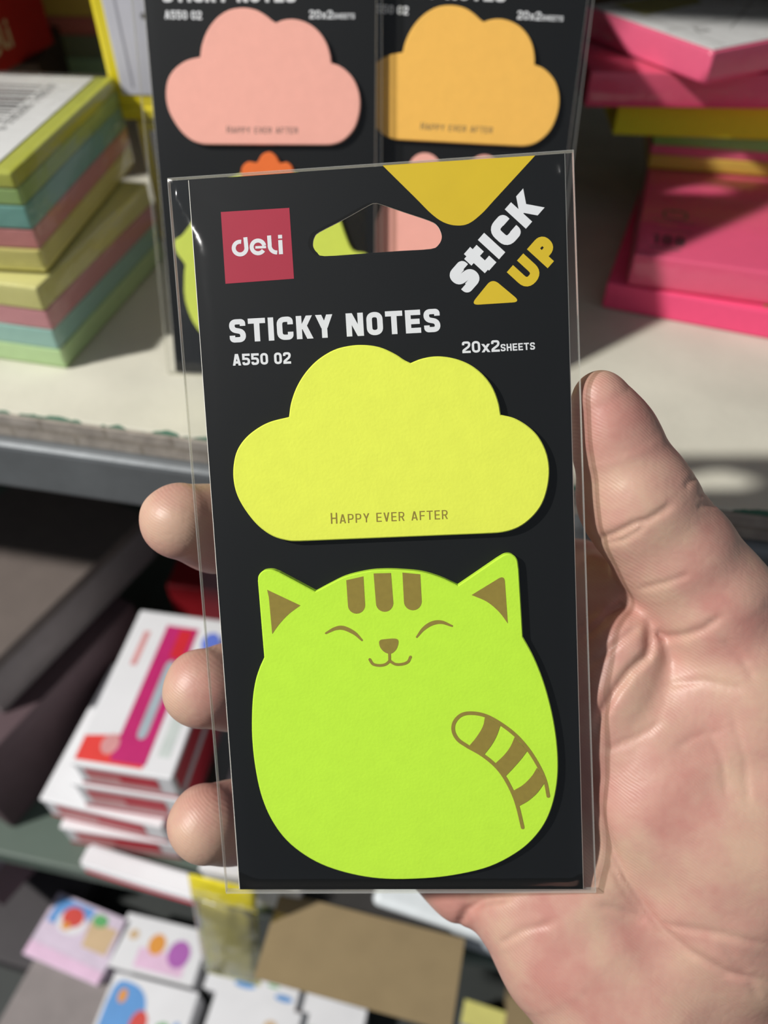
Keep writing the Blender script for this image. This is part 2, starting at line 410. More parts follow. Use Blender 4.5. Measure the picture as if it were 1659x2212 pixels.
def cat_px(p): return (500 + p[0] * 0.4581, 1180 + p[1] * 0.4581)
ct_a = [(124, 165), (128, 138), (150, 116), (190, 112), (225, 124)]
ct_b = [(395, 215), (460, 180), (540, 142), (640, 118), (720, 111), (800, 113), (900, 123), (990, 150), (1068, 186)]
ct_c = [(1255, 58), (1292, 38), (1325, 40), (1348, 64), (1356, 110)]
ct_d = [(1375, 428), (1430, 530), (1480, 660), (1520, 820), (1540, 980), (1536, 1120), (1505, 1250), (1450, 1350), (1360, 1437), (1220, 1512), (1050, 1553), (880, 1570),
        (700, 1569), (540, 1541), (400, 1490), (280, 1408), (200, 1310), (145, 1190), (113, 1050), (97, 900), (98, 750), (110, 650), (130, 580), (154, 525)]
cat_z = crom(ct_a, 5) + crom(ct_b, 5) + crom(ct_c, 5) + crom(ct_d, 5)
cat_l = [pl(*cat_px(p), PAD_T)[:2] for p in cat_z]

# -- black backing card with its hanging hole
def card_mesh():
    z0, z1 = -0.0004, 0.0
    n = len(hole_l); pts = [Vector(c) for c in card_c] + [Vector(h) for h in hole_l]
    edges = [(i, (i + 1) % 4) for i in range(4)] + [(4 + i, 4 + (i + 1) % n) for i in range(n)]
    vv, ee, ff, *_ = delaunay_2d_cdt(pts, edges, [[0, 3, 2, 1]], 1, 1e-7)
    bm = bmesh.new()
    def inset(i):
        if i < 4:
            c = card_c[i]; return (c[0] - math.copysign(.00022, c[0]), c[1] - math.copysign(.00010, c[1]))
        return (vv[i][0], vv[i][1])
    hi = [bm.verts.new((*inset(i), z1)) for i in range(len(vv))]; lo = [bm.verts.new((v[0], v[1], z0)) for v in vv]
    for f in ff:
        c = sum((Vector(vv[i]) for i in f), Vector((0, 0))) / len(f)
        if inside(c, hole_l): continue
        bm.faces.new([hi[i] for i in f]).material_index = 0
        bm.faces.new([lo[i] for i in f][::-1]).material_index = 1
    for e in [e for e in bm.edges if e.is_boundary and all(abs(v.co.z - z1) < 1e-9 for v in e.verts)]:
        a, b = e.verts; i, j = hi.index(a), hi.index(b)
        bm.faces.new((hi[i], hi[j], lo[j], lo[i])).material_index = 1
    bmesh.ops.recalc_face_normals(bm, faces=bm.faces[:])
    me = bpy.data.meshes.new('backing_card'); bm.to_mesh(me); bm.free()
    me.materials.append(BLACK); me.materials.append(CORE)
    return me

# -- clear sleeve: a puffed, creased front sheet and a flat back sheet
def sleeve_mesh():
    rnd = random.Random(7); pts = []; nb = 40
    def lerp(a, b, t): return (a[0] + (b[0] - a[0]) * t, a[1] + (b[1] - a[1]) * t)
    ring = []
    for i in range(4):
        a, b = slv_c[i], slv_c[(i + 1) % 4]; m = 34 if i % 2 == 0 else 64
        ring += [lerp(a, b, k / m) for k in range(m)]
    pts = list(ring); nh = len(hole_film); pts += hole_film
    g = 0.0013; yy = -0.0780
    while yy < 0.0780:
        xx = -0.0415
        while xx < 0.0415:
            p = (xx + rnd.uniform(-.0002, .0002), yy + rnd.uniform(-.0002, .0002))
            sh = (0.0019 if True else 0) * 0
            lx = slv_c[0][0] + (slv_c[3][0] - slv_c[0][0]) * (0.0785 - p[1]) / 0.157
            rx = slv_c[1][0] + (slv_c[2][0] - slv_c[1][0]) * (0.0785 - p[1]) / 0.157
            if lx + .0006 < p[0] < rx - .0006 and not inside(p, [(h[0] * 1.03, h[1]) for h in hole_film]): pts.append(p)
            xx += g
        yy += g
    n = len(ring)
    edges = [(i, (i + 1) % n) for i in range(n)] + [(n + i, n + (i + 1) % nh) for i in range(nh)]
    vv, ee, ff, *_ = delaunay_2d_cdt([Vector(p) for p in pts], edges, [list(range(n))[::-1]], 1, 1e-7)
    H = np.array(hole_l)
    def ss(a, b, x): t = min(1, max(0, (x - a) / (b - a))); return t * t * (3 - 2 * t)
    def hgt(p):
        x, y = p
        lx = slv_c[0][0] + (slv_c[3][0] - slv_c[0][0]) * (0.0785 - y) / 0.157
        rx = slv_c[1][0] + (slv_c[2][0] - slv_c[1][0]) * (0.0785 - y) / 0.157
        el, er, et, eb = x - lx, rx - x, 0.0785 - y, y + 0.0787
        body = ss(0, .0085, el) * ss(0, .006, er) * ss(0, .005, eb) * ss(0, .018, et)
        h = 0.00035 + 0.0024 * body
        dh = float(np.min(np.hypot(H[:, 0] - x, H[:, 1] - y)))
        h = 0.0004 + (h - 0.0004) * ss(-.004, .020, dh)
        side = math.exp(-(el / .007) ** 2) + .7 * math.exp(-(er / .006) ** 2)
        w = mnoise.noise(Vector((x * 210 + y * 50, y * 26, 1.3))) * 0.00026 * side
        w += mnoise.noise(Vector((x * 40, y * 22, 5.1))) * 0.00005
        # creases running in from the top corners
        for (cx, cy, ang, wd, am) in ((-.042, .078, -58, .0020, .0011), (-.042, .078, -74, .0015, .0009), (-.042, .078, -66, .0010, .0005), (-.042, .078, -22, .0012, .0004), (.040, .078, -103, .0013, .0005), (.040, .078, -112, .0011, .0004)):
            a = math.radians(ang); dx, dy = x - cx, y - cy; s_ = dx * math.cos(a) + dy * math.sin(a); t_ = -dx * math.sin(a) + dy * math.cos(a)
            if s_ > 0: w += am * math.exp(-(t_ / (wd * (1 + s_ * 18))) ** 2) * ss(0, .004, s_) * math.exp(-s_ / .020)
        for (cx, cy, sx_, sy_, am) in ((-.0402, .0772, .0015, .0011, .0008), (.0392, .0752, .0013, .0022, .0012)):
            w += am * math.exp(-((x - cx) / sx_) ** 2 - ((y - cy) / sy_) ** 2)
        return h + w * ss(0, .002, min(el, er, et + .002, eb))
    bm = bmesh.new()
    top = [bm.verts.new((v[0], v[1], hgt(v))) for v in vv]
    bad = []
    for f in ff:
        c = sum((Vector(vv[i]) for i in f), Vector((0, 0))) / len(f)
        if inside(c, hole_film): continue
        bm.faces.new([top[i] for i in f])
    lo = [bm.verts.new((c[0], c[1], -0.0008)) for c in slv_c] + [bm.verts.new((h[0], h[1], -0.0008)) for h in hole_film]
    v2, e2, f2, *_ = delaunay_2d_cdt([Vector(c) for c in slv_c] + [Vector(h) for h in hole_film],
                                     [(i, (i + 1) % 4) for i in range(4)] + [(4 + i, 4 + (i + 1) % nh) for i in range(nh)], [[0, 3, 2, 1]], 1, 1e-7)
    for f in f2:
        c = sum((Vector(v2[i]) for i in f), Vector((0, 0))) / len(f)
        if not inside(c, hole_film): bm.faces.new([lo[i] for i in f][::-1])
    bmesh.ops.delete(bm, geom=[v for v in bm.verts if not v.link_faces], context='VERTS')
    for f in bm.faces:
        f.smooth = True
        if f.normal.z < 0: f.normal_flip()
    me = bpy.data.meshes.new('clear_sleeve'); bm.to_mesh(me); bm.free(); me.materials.append(FILM); return me

def seam_mesh():
    bm = bmesh.new(); r = 0.00016
    def bar(a, b, w, z0, z1):
        a, b = np.array(a), np.array(b); d = (b - a) / np.linalg.norm(b - a); n = np.array([-d[1], d[0]]) * w
        P = [a - n, b - n, b + n, a + n]
        lo = [bm.verts.new((p[0], p[1], z0)) for p in P]; hi = [bm.verts.new((p[0], p[1], z1)) for p in P]
        bm.faces.new(hi); bm.faces.new(lo[::-1])
        for i in range(4): bm.faces.new((lo[i], lo[(i + 1) % 4], hi[(i + 1) % 4], hi[i]))
    for i, w in ((0, .00009), (1, .00006), (2, .00026), (3, .00010)):
        bar(slv_c[i], slv_c[(i + 1) % 4], w, -0.0009, 0.00045)
    bmesh.ops.recalc_face_normals(bm, faces=bm.faces[:])
    me = bpy.data.meshes.new('sleeve_seam'); bm.to_mesh(me); bm.free(); me.materials.append(FILM_EDGE); return me

# -- print on the card
def art_on(lift0): return Art(lambda u, v, l: pl(u, v, lift0 + l))
def card_art():
    out = {}
    A = art_on(0.00004)
    tri = [(826, 357)] + crom([(900, 430), (932, 462), (958, 480), (985, 487), (1012, 483), (1040, 462), (1066, 434)], 5) + [(1156, 336)]
    A.add([tri], PRINT_Y)
    z = lambda L: zc(L, 940, 320, 0.1929)
    A.add([fillet(z([(640, 1455), (395, 1758), (960, 1722)]), 18, True, 8)], PRINT_Y)
    out['yellow_print'] = A
    # STICK / UP, running up to the right
    A = art_on(0.00005)
    d = np.array([.66, -.75]); d /= np.linalg.norm(d); up = np.array([-.737, -.675]) * 62
    base = np.array([940 + 715 * .1929, 320 + 1245 * .1929])
    W = []
    def put(ch, t0, width, k=1.0, s=.33):
        f, w = glyph(ch, s, width / 62.0)
        for poly in f: W.append([base + d * (t0 + v[0] / w * width) * 1.0 + up * (v[1] * k) for v in poly])
    put('S', -103, 50); put('t', -49, 38, 1.04); put('I', 0, 20.5); put('C', 28, 52); put('K', 88, 60)
    A.add(W, PRINT_W); out['stick_lettering'] = A
    A = art_on(0.00006); W = []; base = np.array([940 + 1260 * .1929, 320 + 1345 * .1929]) ; up = up * 0.98
    put('U', -66, 54); put('P', 0, 48)
    A.add(W, PRINT_Y); out['up_lettering'] = A
    # red square with the word in white
    A = art_on(0.00004); A.add([[(477, 458), (625, 449), (635, 602), (487, 613)]], PRINT_R)
    z = lambda L: zc(L, 340, 320, 0.1808); w = 48 * .1808
    def arc(c, r, a0, a1, n=26): return [(c[0] + r * math.cos(math.radians(a0 + (a1 - a0) * i / n)), c[1] - r * math.sin(math.radians(a0 + (a1 - a0) * i / n))) for i in range(n + 1)]
    L = []
    L += ribbon(z(arc((988, 1194), 76, 80, 360) + [(1050, 1065)]), w)
    L += ribbon(z(arc((1202, 1180), 76, 325, 0) + [(1180, 1180)]) if False else z(arc((1202, 1180), 76, 328, 12)), w)
    L += ribbon(z([(1170, 1186), (1299, 1181)]), w * .62)
    L += ribbon(z([(1334, 1044), (1342, 1160)] + arc((1425, 1162), 84, 182, 265, 10) + [(1432, 1247)]), w)
    L += ribbon(z([(1467, 1098), (1477, 1267)]), w) + ribbon(z([(1465, 1036), (1467, 1080)]), w)
    A.add(L, PRINT_W, 0.00003); out['brand_square'] = A
    A = art_on(0.00004)
    A.add(text2d('STICKY NOTES', (497, 740.5), (952, 716.5), (-3, -50), .225, .13, None, .66), PRINT_W)
    A.add(text2d('A550 02', (503, 790), (629, 785.5), (-1.5, -25), .2, .11, None, .63), PRINT_W)
    A.add(text2d('20x2', (999, 763), (1080, 759.5), (-1.5, -25), .19, .11, None, .68), PRINT_W)
    A.add(text2d('SHEETS', (1082, 759), (1156, 755), (-1, -15.5), .19, .14, None, .64), PRINT_W)
    out['white_lettering'] = A
    return out
def cloud_art():
    A = art_on(PAD_T + 0.00004)
    hs = [1.2] + [1] * 15
    A.add(text2d('HAPPY EVER AFTER', (715, 1131.5), (967, 1121), (-.8, -19.5), .115, .2, hs), INK)
    return A
def cat_art():
    A = art_on(PAD_T + 0.00004); c = cat_px
    def poly(L): A.add([[c(p) for p in L]], INK)
    poly(fillet([(168, 205), (325, 279)], 1) + crom([(325, 279), (270, 320), (225, 368), (192, 414)], 4)[1:] + [(176, 240)])
    poly([(1132, 230)] + fillet([(1132, 230), (1287, 135), (1303, 364)], 32)[1:] + crom([(1303, 364), (1262, 310), (1205, 262), (1132, 230)], 4)[1:-1])
    for x0, x1, y0, y1, yb, dx in ((541, 622, 160, 142, 318, 8), (670, 752, 128, 126, 309, 11), (806, 890, 124, 132, 302, 7)):
        r = (x1 - x0) / 2; cx = (x0 + x1) / 2 + dx
        poly([(x0, y0), (x1, y1)] + [(cx + r * math.cos(math.radians(a)), yb - r + r * math.sin(math.radians(a))) for a in range(0, 181, 15)])
    def taper(L, w):
        P = crom([c(p) for p in L], 8); n = len(P)
        ws = [w * (0.45 + .55 * math.sin(math.pi * i / (n - 1))) for i in range(n)]
        A.add(ribbon(P, ws) + [dot(P[0], ws[0] / 2), dot(P[-1], ws[-1] / 2)], INK)
    taper([(445, 410), (490, 388), (530, 386), (580, 410), (615, 443)], 20 * .458)
    taper([(874, 428), (905, 390), (945, 364), (990, 358), (1040, 376)], 20 * .458)
    poly(crom([(696, 455), (702, 442), (725, 438), (765, 435), (784, 440), (787, 458), (778, 485), (760, 503), (742, 507), (720, 498), (702, 478)], 4, True))
    lv = [0]
    def line(L, w): lv[0] += .000006; A.add(round_stroke(crom([c(p) for p in L], 6), w), INK, lv[0])
    w = 13 * .458
    line([(745, 500), (746, 545)], w)
    line([(652, 534), (668, 556), (700, 562), (728, 556), (746, 540)], w)
    line([(746, 540), (772, 556), (805, 556), (832, 545), (844, 522)], w)
    # striped tail
    w = 17 * .458
    outer = [(1115, 945), (1068, 912), (1046, 870), (1052, 828), (1085, 795), (1135, 787), (1200, 800), (1270, 838), (1340, 892), (1400, 960), (1450, 1040), (1480, 1110), (1494, 1178)]
    inner = [(1115, 945), (1180, 982), (1240, 1030), (1285, 1085), (1325, 1160), (1350, 1230), (1373, 1326)]
    line(outer, w); line(inner, w)
    def band(a0, a1, i0, i1):
        lv[0] += .000006; A.add([[c(p) for p in crom(a0, 5) + crom(a1, 5)]], INK, lv[0])
    band([(1195, 805), (1185, 850), (1155, 900), (1118, 945)], [(1190, 985), (1225, 940), (1250, 895), (1268, 845)], 0, 0)
    band([(1335, 900), (1315, 945), (1285, 985), (1243, 1025)], [(1292, 1085), (1330, 1045), (1365, 1005), (1395, 965)], 0, 0)
    band([(1440, 1045), (1415, 1085), (1375, 1125), (1330, 1152)], [(1357, 1225), (1400, 1200), (1440, 1165), (1472, 1122), (1482, 1110)], 0, 0)
    return A

def swap(o, old, new):
    """object-level material in place of a shared mesh's own"""
    for s_ in o.material_slots:
        if s_.material == old:
            s_.link = 'OBJECT'; s_.material = new

CARD = card_mesh(); SLV = sleeve_mesh(); SEAM = seam_mesh()
CLOUD = slab_mesh('cloud_notepad', cloud_l, 0.00002, PAD_T, 0.00022); CAT = slab_mesh('cat_notepad', cat_l, 0.00002, PAD_T, 0.00022)
for me, m in ((CLOUD, NEON_Y), (CAT, NEON_G)):
    me.materials.append(m); me.materials.append(m)
pack = thing('sticky_note_pack', 'black card of yellow cloud and green cat sticky notes held in the hand', 'sticky notes', group='cards of shaped sticky notes')
pack.matrix_world = plane_matrix(PO, PX, PY, PZ)
card = link('backing_card', CARD, None, pack)
PRINTS = {}
for nm, A in card_art().items():
    PRINTS[nm] = A.build(nm, card)
cn = link('cloud_notepad', CLOUD, None, pack); cn['label'] = 'neon yellow cloud-shaped note pad'
CL_TXT = cloud_art().build('slogan_lettering', cn)
kn = link('cat_notepad', CAT, None, pack); kn['label'] = 'neon green cat-shaped note pad'
cat_art().build('cat_face_print', kn)
sl = link('clear_sleeve', SLV, None, pack); link('sleeve_seam', SEAM, None, sl)

# ---- the two packs leaning behind it on the shelf
def pose(x, y, yaw, lean, roll):
    yaw, lean, roll = (math.radians(a) for a in (yaw, lean, roll))
    cy, sy = math.cos(yaw), math.sin(yaw)
    ex = np.array([cy, sy, 0]); up = np.array([-sy * math.sin(lean), cy * math.sin(lean), math.cos(lean)])
    e1 = ex * math.cos(roll) + up * math.sin(roll); e2 = -ex * math.sin(roll) + up * math.cos(roll)
    base = np.array([x, y, CAMZ + S + 0.0006 + 0.0425 * abs(math.sin(roll))])
    return base + e2 * 0.0787, e1, e2, np.cross(e1, e2)
def back_pack(label, ps, cloud_m, extra):
    o, e1, e2, e3 = ps
    t = thing('sticky_note_pack', label, 'sticky notes', group='cards of shaped sticky notes')
    t.matrix_world = plane_matrix(o, e1, e2, e3)
    c = link('backing_card', CARD, None, t)
    for nm in ('brand_square', 'stick_lettering', 'up_lettering', 'white_lettering', 'yellow_print'):
        link(nm, PRINTS[nm].data, None, c)
    k = link('cloud_notepad', CLOUD, None, t); swap(k, NEON_Y, cloud_m)
    x = link('slogan_lettering', CL_TXT.data, None, k); swap(x, INK, INK_GREY)
    def loc(px, py):
        r = ray(px, py); s_ = ((o - CAM) @ e3) / (r @ e3); q = CAM + r * s_ - o; return (float(q @ e1), float(q @ e2))
    extra(t, loc)
    s_ = link('clear_sleeve', SLV, None, t); link('sleeve_seam', SEAM, None, s_)
    return t
def chick(t, loc):
    o = [(585, 366), (650, 378), (700, 412), (730, 458), (745, 500), (763, 540), (792, 548), (796, 572), (768, 606), (765, 660), (742, 715), (680, 752), (585, 760),
         (490, 752), (432, 712), (404, 650), (402, 590), (403, 570), (385, 545), (381, 520), (396, 509), (418, 480), (450, 425), (510, 380)]
    me = slab_mesh('animal_notepad', [loc(*p) for p in crom(o, 3, True)], 0.00002, PAD_T, 0.0002); me.materials.append(LIME); me.materials.append(LIME)
    b = link('animal_notepad', me, None, t); b['label'] = 'lime green animal-shaped note pad'
    o = [(524, 385), (526, 362), (540, 350), (558, 352), (568, 336), (584, 329), (598, 337), (608, 353), (622, 351), (634, 362), (638, 385)]
    me = slab_mesh('tuft', [loc(*p) for p in crom(o, 3) ], 0.00002, PAD_T + .0002, 0.0002); me.materials.append(TUFT); me.materials.append(TUFT)
    link('tuft', me, None, b)['label'] = 'orange three-lobed tuft'
def bear(t, loc):
    o = []
    for a in range(0, 360, 6):
        x, y = 985 + 178 * math.cos(math.radians(a)), 525 - 178 * math.sin(math.radians(a))
        for ex in (918, 1046):
            pass
        o.append((x, y))
    def ear(cx, cy, r, a0, a1): return [(cx + r * math.cos(math.radians(a)), cy - r * math.sin(math.radians(a))) for a in range(a0, a1, 12 if a1 > a0 else -12)]
    body = [(985 + 178 * math.cos(math.radians(a)), 525 - 172 * math.sin(math.radians(a))) for a in list(range(128, 412, 6))]
    top = ear(1046, 368, 33, -30, 150) + [(1005, 353), (965, 353)] + ear(918, 365, 34, 20, 230)
    me = slab_mesh('bear_notepad', [loc(*p) for p in body + top], 0.00002, PAD_T, 0.0); me.materials.append(SALMON); me.materials.append(SALMON)
    b = link('bear_notepad', me, None, t); b['label'] = 'salmon pink round-eared note pad'
back_pack('black card with a peach pink cloud note leaning on the shelf at the back', pose(-0.0435, 0.2435, -4.5, 25, 1.0), PEACH, chick)
back_pack('black card with an orange yellow cloud note leaning on the shelf, behind the peach one', pose(0.0195, 0.2455, -6, 24.5, -1.0), ORANGE, bear)

shade_carton = thing('carton', 'unseen dark brown carton added behind the leaning cloud cards for support and shade', 'carton', (-0.020, 0.332, CAMZ + S + .0003), (0, 0, math.radians(-5)))  # unseen carton, added to back the leaning packs and shade the shelf beside them
box('carton_body', (0, 0.086, 0, 0.075, 0, 0.105), mat('brown_carton', RGB(92, 70, 50), 0.8), shade_carton, .001); box('carton_lid', (-.0006, 0.0866, -.0006, 0.0756, .1054, .110), MATS['brown_carton'], shade_carton, .001)

# ================================================================== NOTE CUBES ON THE SHELF, LEFT
def layered(t, w, d, cols, heights, bevel=0.0007, z=0.0, jit=0.0006):
    """a stack of coloured paper blocks, origin at the near right bottom corner"""
    rnd = random.Random(len(cols) + int(w * 1e4))
    for c, h in zip(cols, heights):
        a, b = rnd.uniform(-jit, jit), rnd.uniform(-jit, jit)
        box('note_block', (-w + a, a, b, d + b, z, z + h - 0.00015), paper('paper_%d_%d_%d' % c, *c, bump=0.1), t, bevel)
        z += h
    return z
def wrap(t, w, d, h, pad=0.0012):
    me = box_mesh('plastic_wrap', -w - pad, pad, -pad, d + pad, 0.0001, h + pad * .6, bevel=0.003, seg=3); smooth(me, 50)
    return link('plastic_wrap', me, WRAP, t)
yA, yB = math.radians(-13), math.radians(-6)
q = G(145, 797, S)
cA = thing('note_cube', 'lower pastel sticky note cube in plastic wrap, resting on the beige shelf', 'note cube', (q[0], q[1], CAMZ + S + .0003), (0, 0, yA), 'wrapped note cubes')
hA = layered(cA, 0.092, 0.092, [(190, 222, 160), (150, 194, 182), (204, 142, 146), (208, 204, 128)], [.0085, .0085, .0085, .0095])
wrap(cA, 0.092, 0.092, hA)
q = G(98, 585, S + hA + .002)
cB = thing('note_cube', 'upper pastel sticky note cube with a white barcode label, in plastic wrap', 'note cube', (q[0], q[1], CAMZ + S + hA + .0017), (0, 0, yB), 'wrapped note cubes')
hB = layered(cB, 0.092, 0.098, [(216, 208, 124), (208, 136, 132), (116, 170, 158), (150, 180, 104), (178, 182, 66)], [.0085, .0075, .0085, .006, .0055])
lab = box('barcode_label', (-0.0915, -0.0075, 0.006, 0.0955, hB, hB + .0003), WHITE, cB, 0.0001)
A = Art(lambda u, v, l: (u, v, hB + .00035 + l)); x = 0; bars = []
INK_B = mat('ink_black', RGB(40, 40, 42), 0.7)
rb = random.Random(3); yy = 0.036
while yy < 0.084:
    wd = rb.choice((.0007, .0012, .0019, .0026)); bars.append([(-0.062, yy), (-0.024, yy), (-0.024, yy + wd), (-0.062, yy + wd)]); yy += wd + rb.choice((.0010, .0016, .0022))
A.add(bars, INK_B)
A.add(text2d('6 935205 742537', (-0.0185, 0.035), (-0.0185, 0.085), (-.0042, 0), .13, .12), INK_B)
A.add(text2d('76X76', (-0.070, 0.062), (-0.070, 0.092), (-.0055, 0), .16, .12), INK_GREY)
A.build('barcode_print', lab)
wrap(cB, 0.092, 0.098, hB + .0004)

# behind them: a support carton, the red box and a further cube, all in the shade of the shelf above
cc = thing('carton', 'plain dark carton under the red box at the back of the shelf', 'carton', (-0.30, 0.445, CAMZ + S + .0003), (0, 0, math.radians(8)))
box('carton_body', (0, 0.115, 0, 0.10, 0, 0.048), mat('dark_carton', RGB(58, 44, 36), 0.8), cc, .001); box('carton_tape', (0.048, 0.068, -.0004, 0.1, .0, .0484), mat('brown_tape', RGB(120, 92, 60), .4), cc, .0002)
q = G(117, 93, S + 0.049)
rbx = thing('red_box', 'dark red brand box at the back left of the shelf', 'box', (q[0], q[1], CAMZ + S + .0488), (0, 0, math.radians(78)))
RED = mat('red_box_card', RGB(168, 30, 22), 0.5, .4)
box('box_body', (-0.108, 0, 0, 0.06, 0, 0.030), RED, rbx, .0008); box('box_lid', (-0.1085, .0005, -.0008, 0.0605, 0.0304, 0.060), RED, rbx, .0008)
A = Art(lambda u, v, l: (u, -0.0003 - l, v)); k = 0.000052
def zz(L): return [(-0.070 + (p[0] - 880) * k, 0.007 + (1290 - p[1]) * k * 1.05) for p in L]
def arc(c, r, a0, a1, n=20): return [(c[0] + r * math.cos(math.radians(a0 + (a1 - a0) * i / n)), c[1] - r * math.sin(math.radians(a0 + (a1 - a0) * i / n))) for i in range(n + 1)]
L = ribbon(zz(arc((988, 1194), 76, 80, 360) + [(1062, 1065)]), 46 * k) + ribbon(zz(arc((1202, 1180), 76, 328, 12)), 46 * k) + ribbon(zz([(1170, 1186), (1290, 1183)]), 28 * k)
L += ribbon(zz([(1340, 1044), (1342, 1160)] + arc((1425, 1162), 84, 182, 265, 10)), 46 * k) + ribbon(zz([(1472, 1098), (1472, 1262)]), 46 * k) + ribbon(zz([(1472, 1036), (1472, 1080)]), 46 * k)
A.add(L, mat('cream_print', RGB(216, 196, 160), .6)); A.build('brand_lettering', rbx)
cD = thing('note_cube', 'shaded tall stack of yellow, pink and grey green notes behind the left cubes', 'note cube', (-0.166, 0.530, CAMZ + S + .0003), (0, 0, math.radians(-4)), 'wrapped note cubes')
layered(cD, 0.076, 0.076, [(196, 190, 130), (186, 130, 140), (150, 180, 150), (124, 130, 108), (186, 108, 100), (196, 166, 84), (204, 180, 90), (206, 200, 140), (120, 160, 150), (214, 200, 110)],
        [.0105, .0105, .0100, .0123, .0097, .0115, .009, .011, .009, .009])

# yellow boxes standing behind the peach pack
YEL = mat('glossy_yellow_card', RGB(222, 204, 36), 0.28, 0.5, 0.05, 30, coat=.3)
GREY_L = mat('grey_label', RGB(196, 196, 206), 0.35, .5, .04, 40)
def yellow_box(label, x, y, z, h, yaw, rolly):
    t = thing('yellow_box', label, 'box', (x, y, CAMZ + z), (0, math.radians(rolly), math.radians(yaw)), 'upright yellow boxes')
    box('box_body', (0, 0.085, 0, 0.03, 0, h), YEL, t, .0016, 3)
    l = box('front_label', (0.0052, 0.078, -.0005, 0.0002, .010, h - .004), GREY_L, t, .0003)
    A = Art(lambda u, v, lf: (u, -.00055 - lf, v)); A.add(ribbon([(.0105, .013), (.0105, h - .008)], .0009), mat('label_line', RGB(150, 150, 160), .5))
    A.add([dot((.021, h * .52), .0022), dot((.021, h * .40), .0012)] + ribbon([(.019, h * .95), (.021, h * .62)], .0012), INK_GREY); A.build('label_print', l)
    box('end_flap', (-.0006, 0.0856, -.0012, 0.031, .0000, .0052), YEL, t, .001, 2)
    return t
yellow_box('lower upright yellow box behind the peach cloud card, beside the note cubes', -0.1085, 0.356, S + .0005, 0.0550, -6, 0)
yellow_box('upper yellow box with a grey white label, standing behind the peach cloud card', -0.1165, 0.356, S + .0560, 0.098, -4, 0)

# ================================================================== NOTE PADS ON THE SHELF, RIGHT
def pad_at(name, label, corner, yaw, w, d, cols, heights, wrapped=True, left=False):
    """origin at the near left bottom corner (layers extend right and back)"""
    t = thing(name, label, 'note pad', corner, (0, 0, math.radians(yaw)), 'neon note pads on the right')
    z = 0
    rnd = random.Random(int(w * 1e5) + len(cols) + int(d * 1e5))
    for c, h in zip(cols, heights):
        a = rnd.uniform(-.0004, .0004)
        box('note_block', (a, w + a, -a, d - a, z, z + h - .00012), paper('paper_%d_%d_%d' % c, *c, bump=0.1), t, .0006)
        z += h
    if wrapped:
        me = box_mesh('plastic_wrap', -.0012, w + .0012, -.0012, d + .0012, .0001, z + .0009, bevel=.0025, seg=3); smooth(me, 50)
        link('plastic_wrap', me, WRAP, t)
    return t, z
HOT = (240, 84, 128)
def cw(q): return (float(q[0]), float(q[1]), float(q[2]))
zz1 = S + .0003
q = G(1301, 665, zz1); t, h = pad_at('note_pad', 'bottom hot pink note pad lying on the beige shelf', cw(q), -21, 0.102, 0.10, [HOT], [.0118], False); zz1 += h + .0003
A = Art(lambda u, v, l: (u, v, .0118 + l)); A.add(text2d('NOTES', (.062, .004), (.094, .004), (0, .006), .18, .12), mat('olive_print', RGB(150, 140, 60), .6)); A.build('pad_print', t)
q = G(1355, 615, zz1); t, h = pad_at('note_pad', 'hot pink note pad printed 100, second from the shelf', cw(q), -17, 0.100, 0.128, [HOT], [.0138], True)
A = Art(lambda u, v, l: (u, v, .0138 + l))
A.add(text2d('100', (.0055, .0120), (.0190, .0120), (0, .0085), .24, .22), INK_B)
A.add(ribbon([(.0055, .0085), (.0175, .0085)], .0010) + ribbon([(.0055, .0260), (.0215, .0260)], .0005) + ribbon([(.0055, .0340), (.0230, .0340)], .0006), INK_GREY)
A.add(ribbon(fillet([(.0095, .037), (.0190, .037), (.0190, .045), (.0095, .045)], .003, True), .0011, True) + ribbon([(.0125, .043), (.016, .046), (.0185, .043)], .001), INK_GREY)
A.build('pad_print', t); zz1 += h + .001
q = G(1397, 362, zz1); t, h = pad_at('note_pad', 'note pad of green, pink and yellow layers, in the middle of the neon stack', cw(q), -11, 0.10, 0.076, [(224, 186, 70), (236, 96, 130), (140, 204, 90)], [.0062, .0045, .0058]); zz1 += h + .001
q = G(1321, 291, zz1); t, h = pad_at('note_pad', 'bright yellow note pad lying above the three-colour pad', cw(q), -5, 0.112, 0.076, [(222, 226, 50)], [.0148], False); zz1 += h + .0003
q = G(1262, 231, zz1); t, h = pad_at('note_pad', 'pink note pad between the yellow pad and the topmost pad', cw(q), -2, 0.118, 0.076, [(232, 78, 118)], [.0140]); zz1 += h + .001
q = G(1522, 184, zz1); t, h = pad_at('note_pad', 'topmost pink note pad with a white label, set corner-on to us', cw(q), 29, 0.082, 0.078, [(236, 92, 132)], [.0118], True)
lab = box('white_label', (.0015, .0805, .0015, .0765, .01182, .0122), WHITE, t, .0001)
A = Art(lambda u, v, l: (u, v, .01225 + l))
A.add(ribbon([(.010, .004), (.010, .074)], .0004) + ribbon([(.030, .020), (.080, .052)], .0004) + ribbon([(.004, .030), (.07, .0300)], .0004), INK_GREY)
A.add(ribbon([(.014, .022), (.020, .022), (.017, .028)], .0008, True), INK_GREY)
A.add([[(.0, .040), (.05, .05), (.07, .0765), (.0, .0765)]] and [[(.012, .052), (.05, .056), (.06, .074), (.012, .074)]], mat('olive_panel', RGB(176, 170, 96), .6))
A.build('label_print', lab)

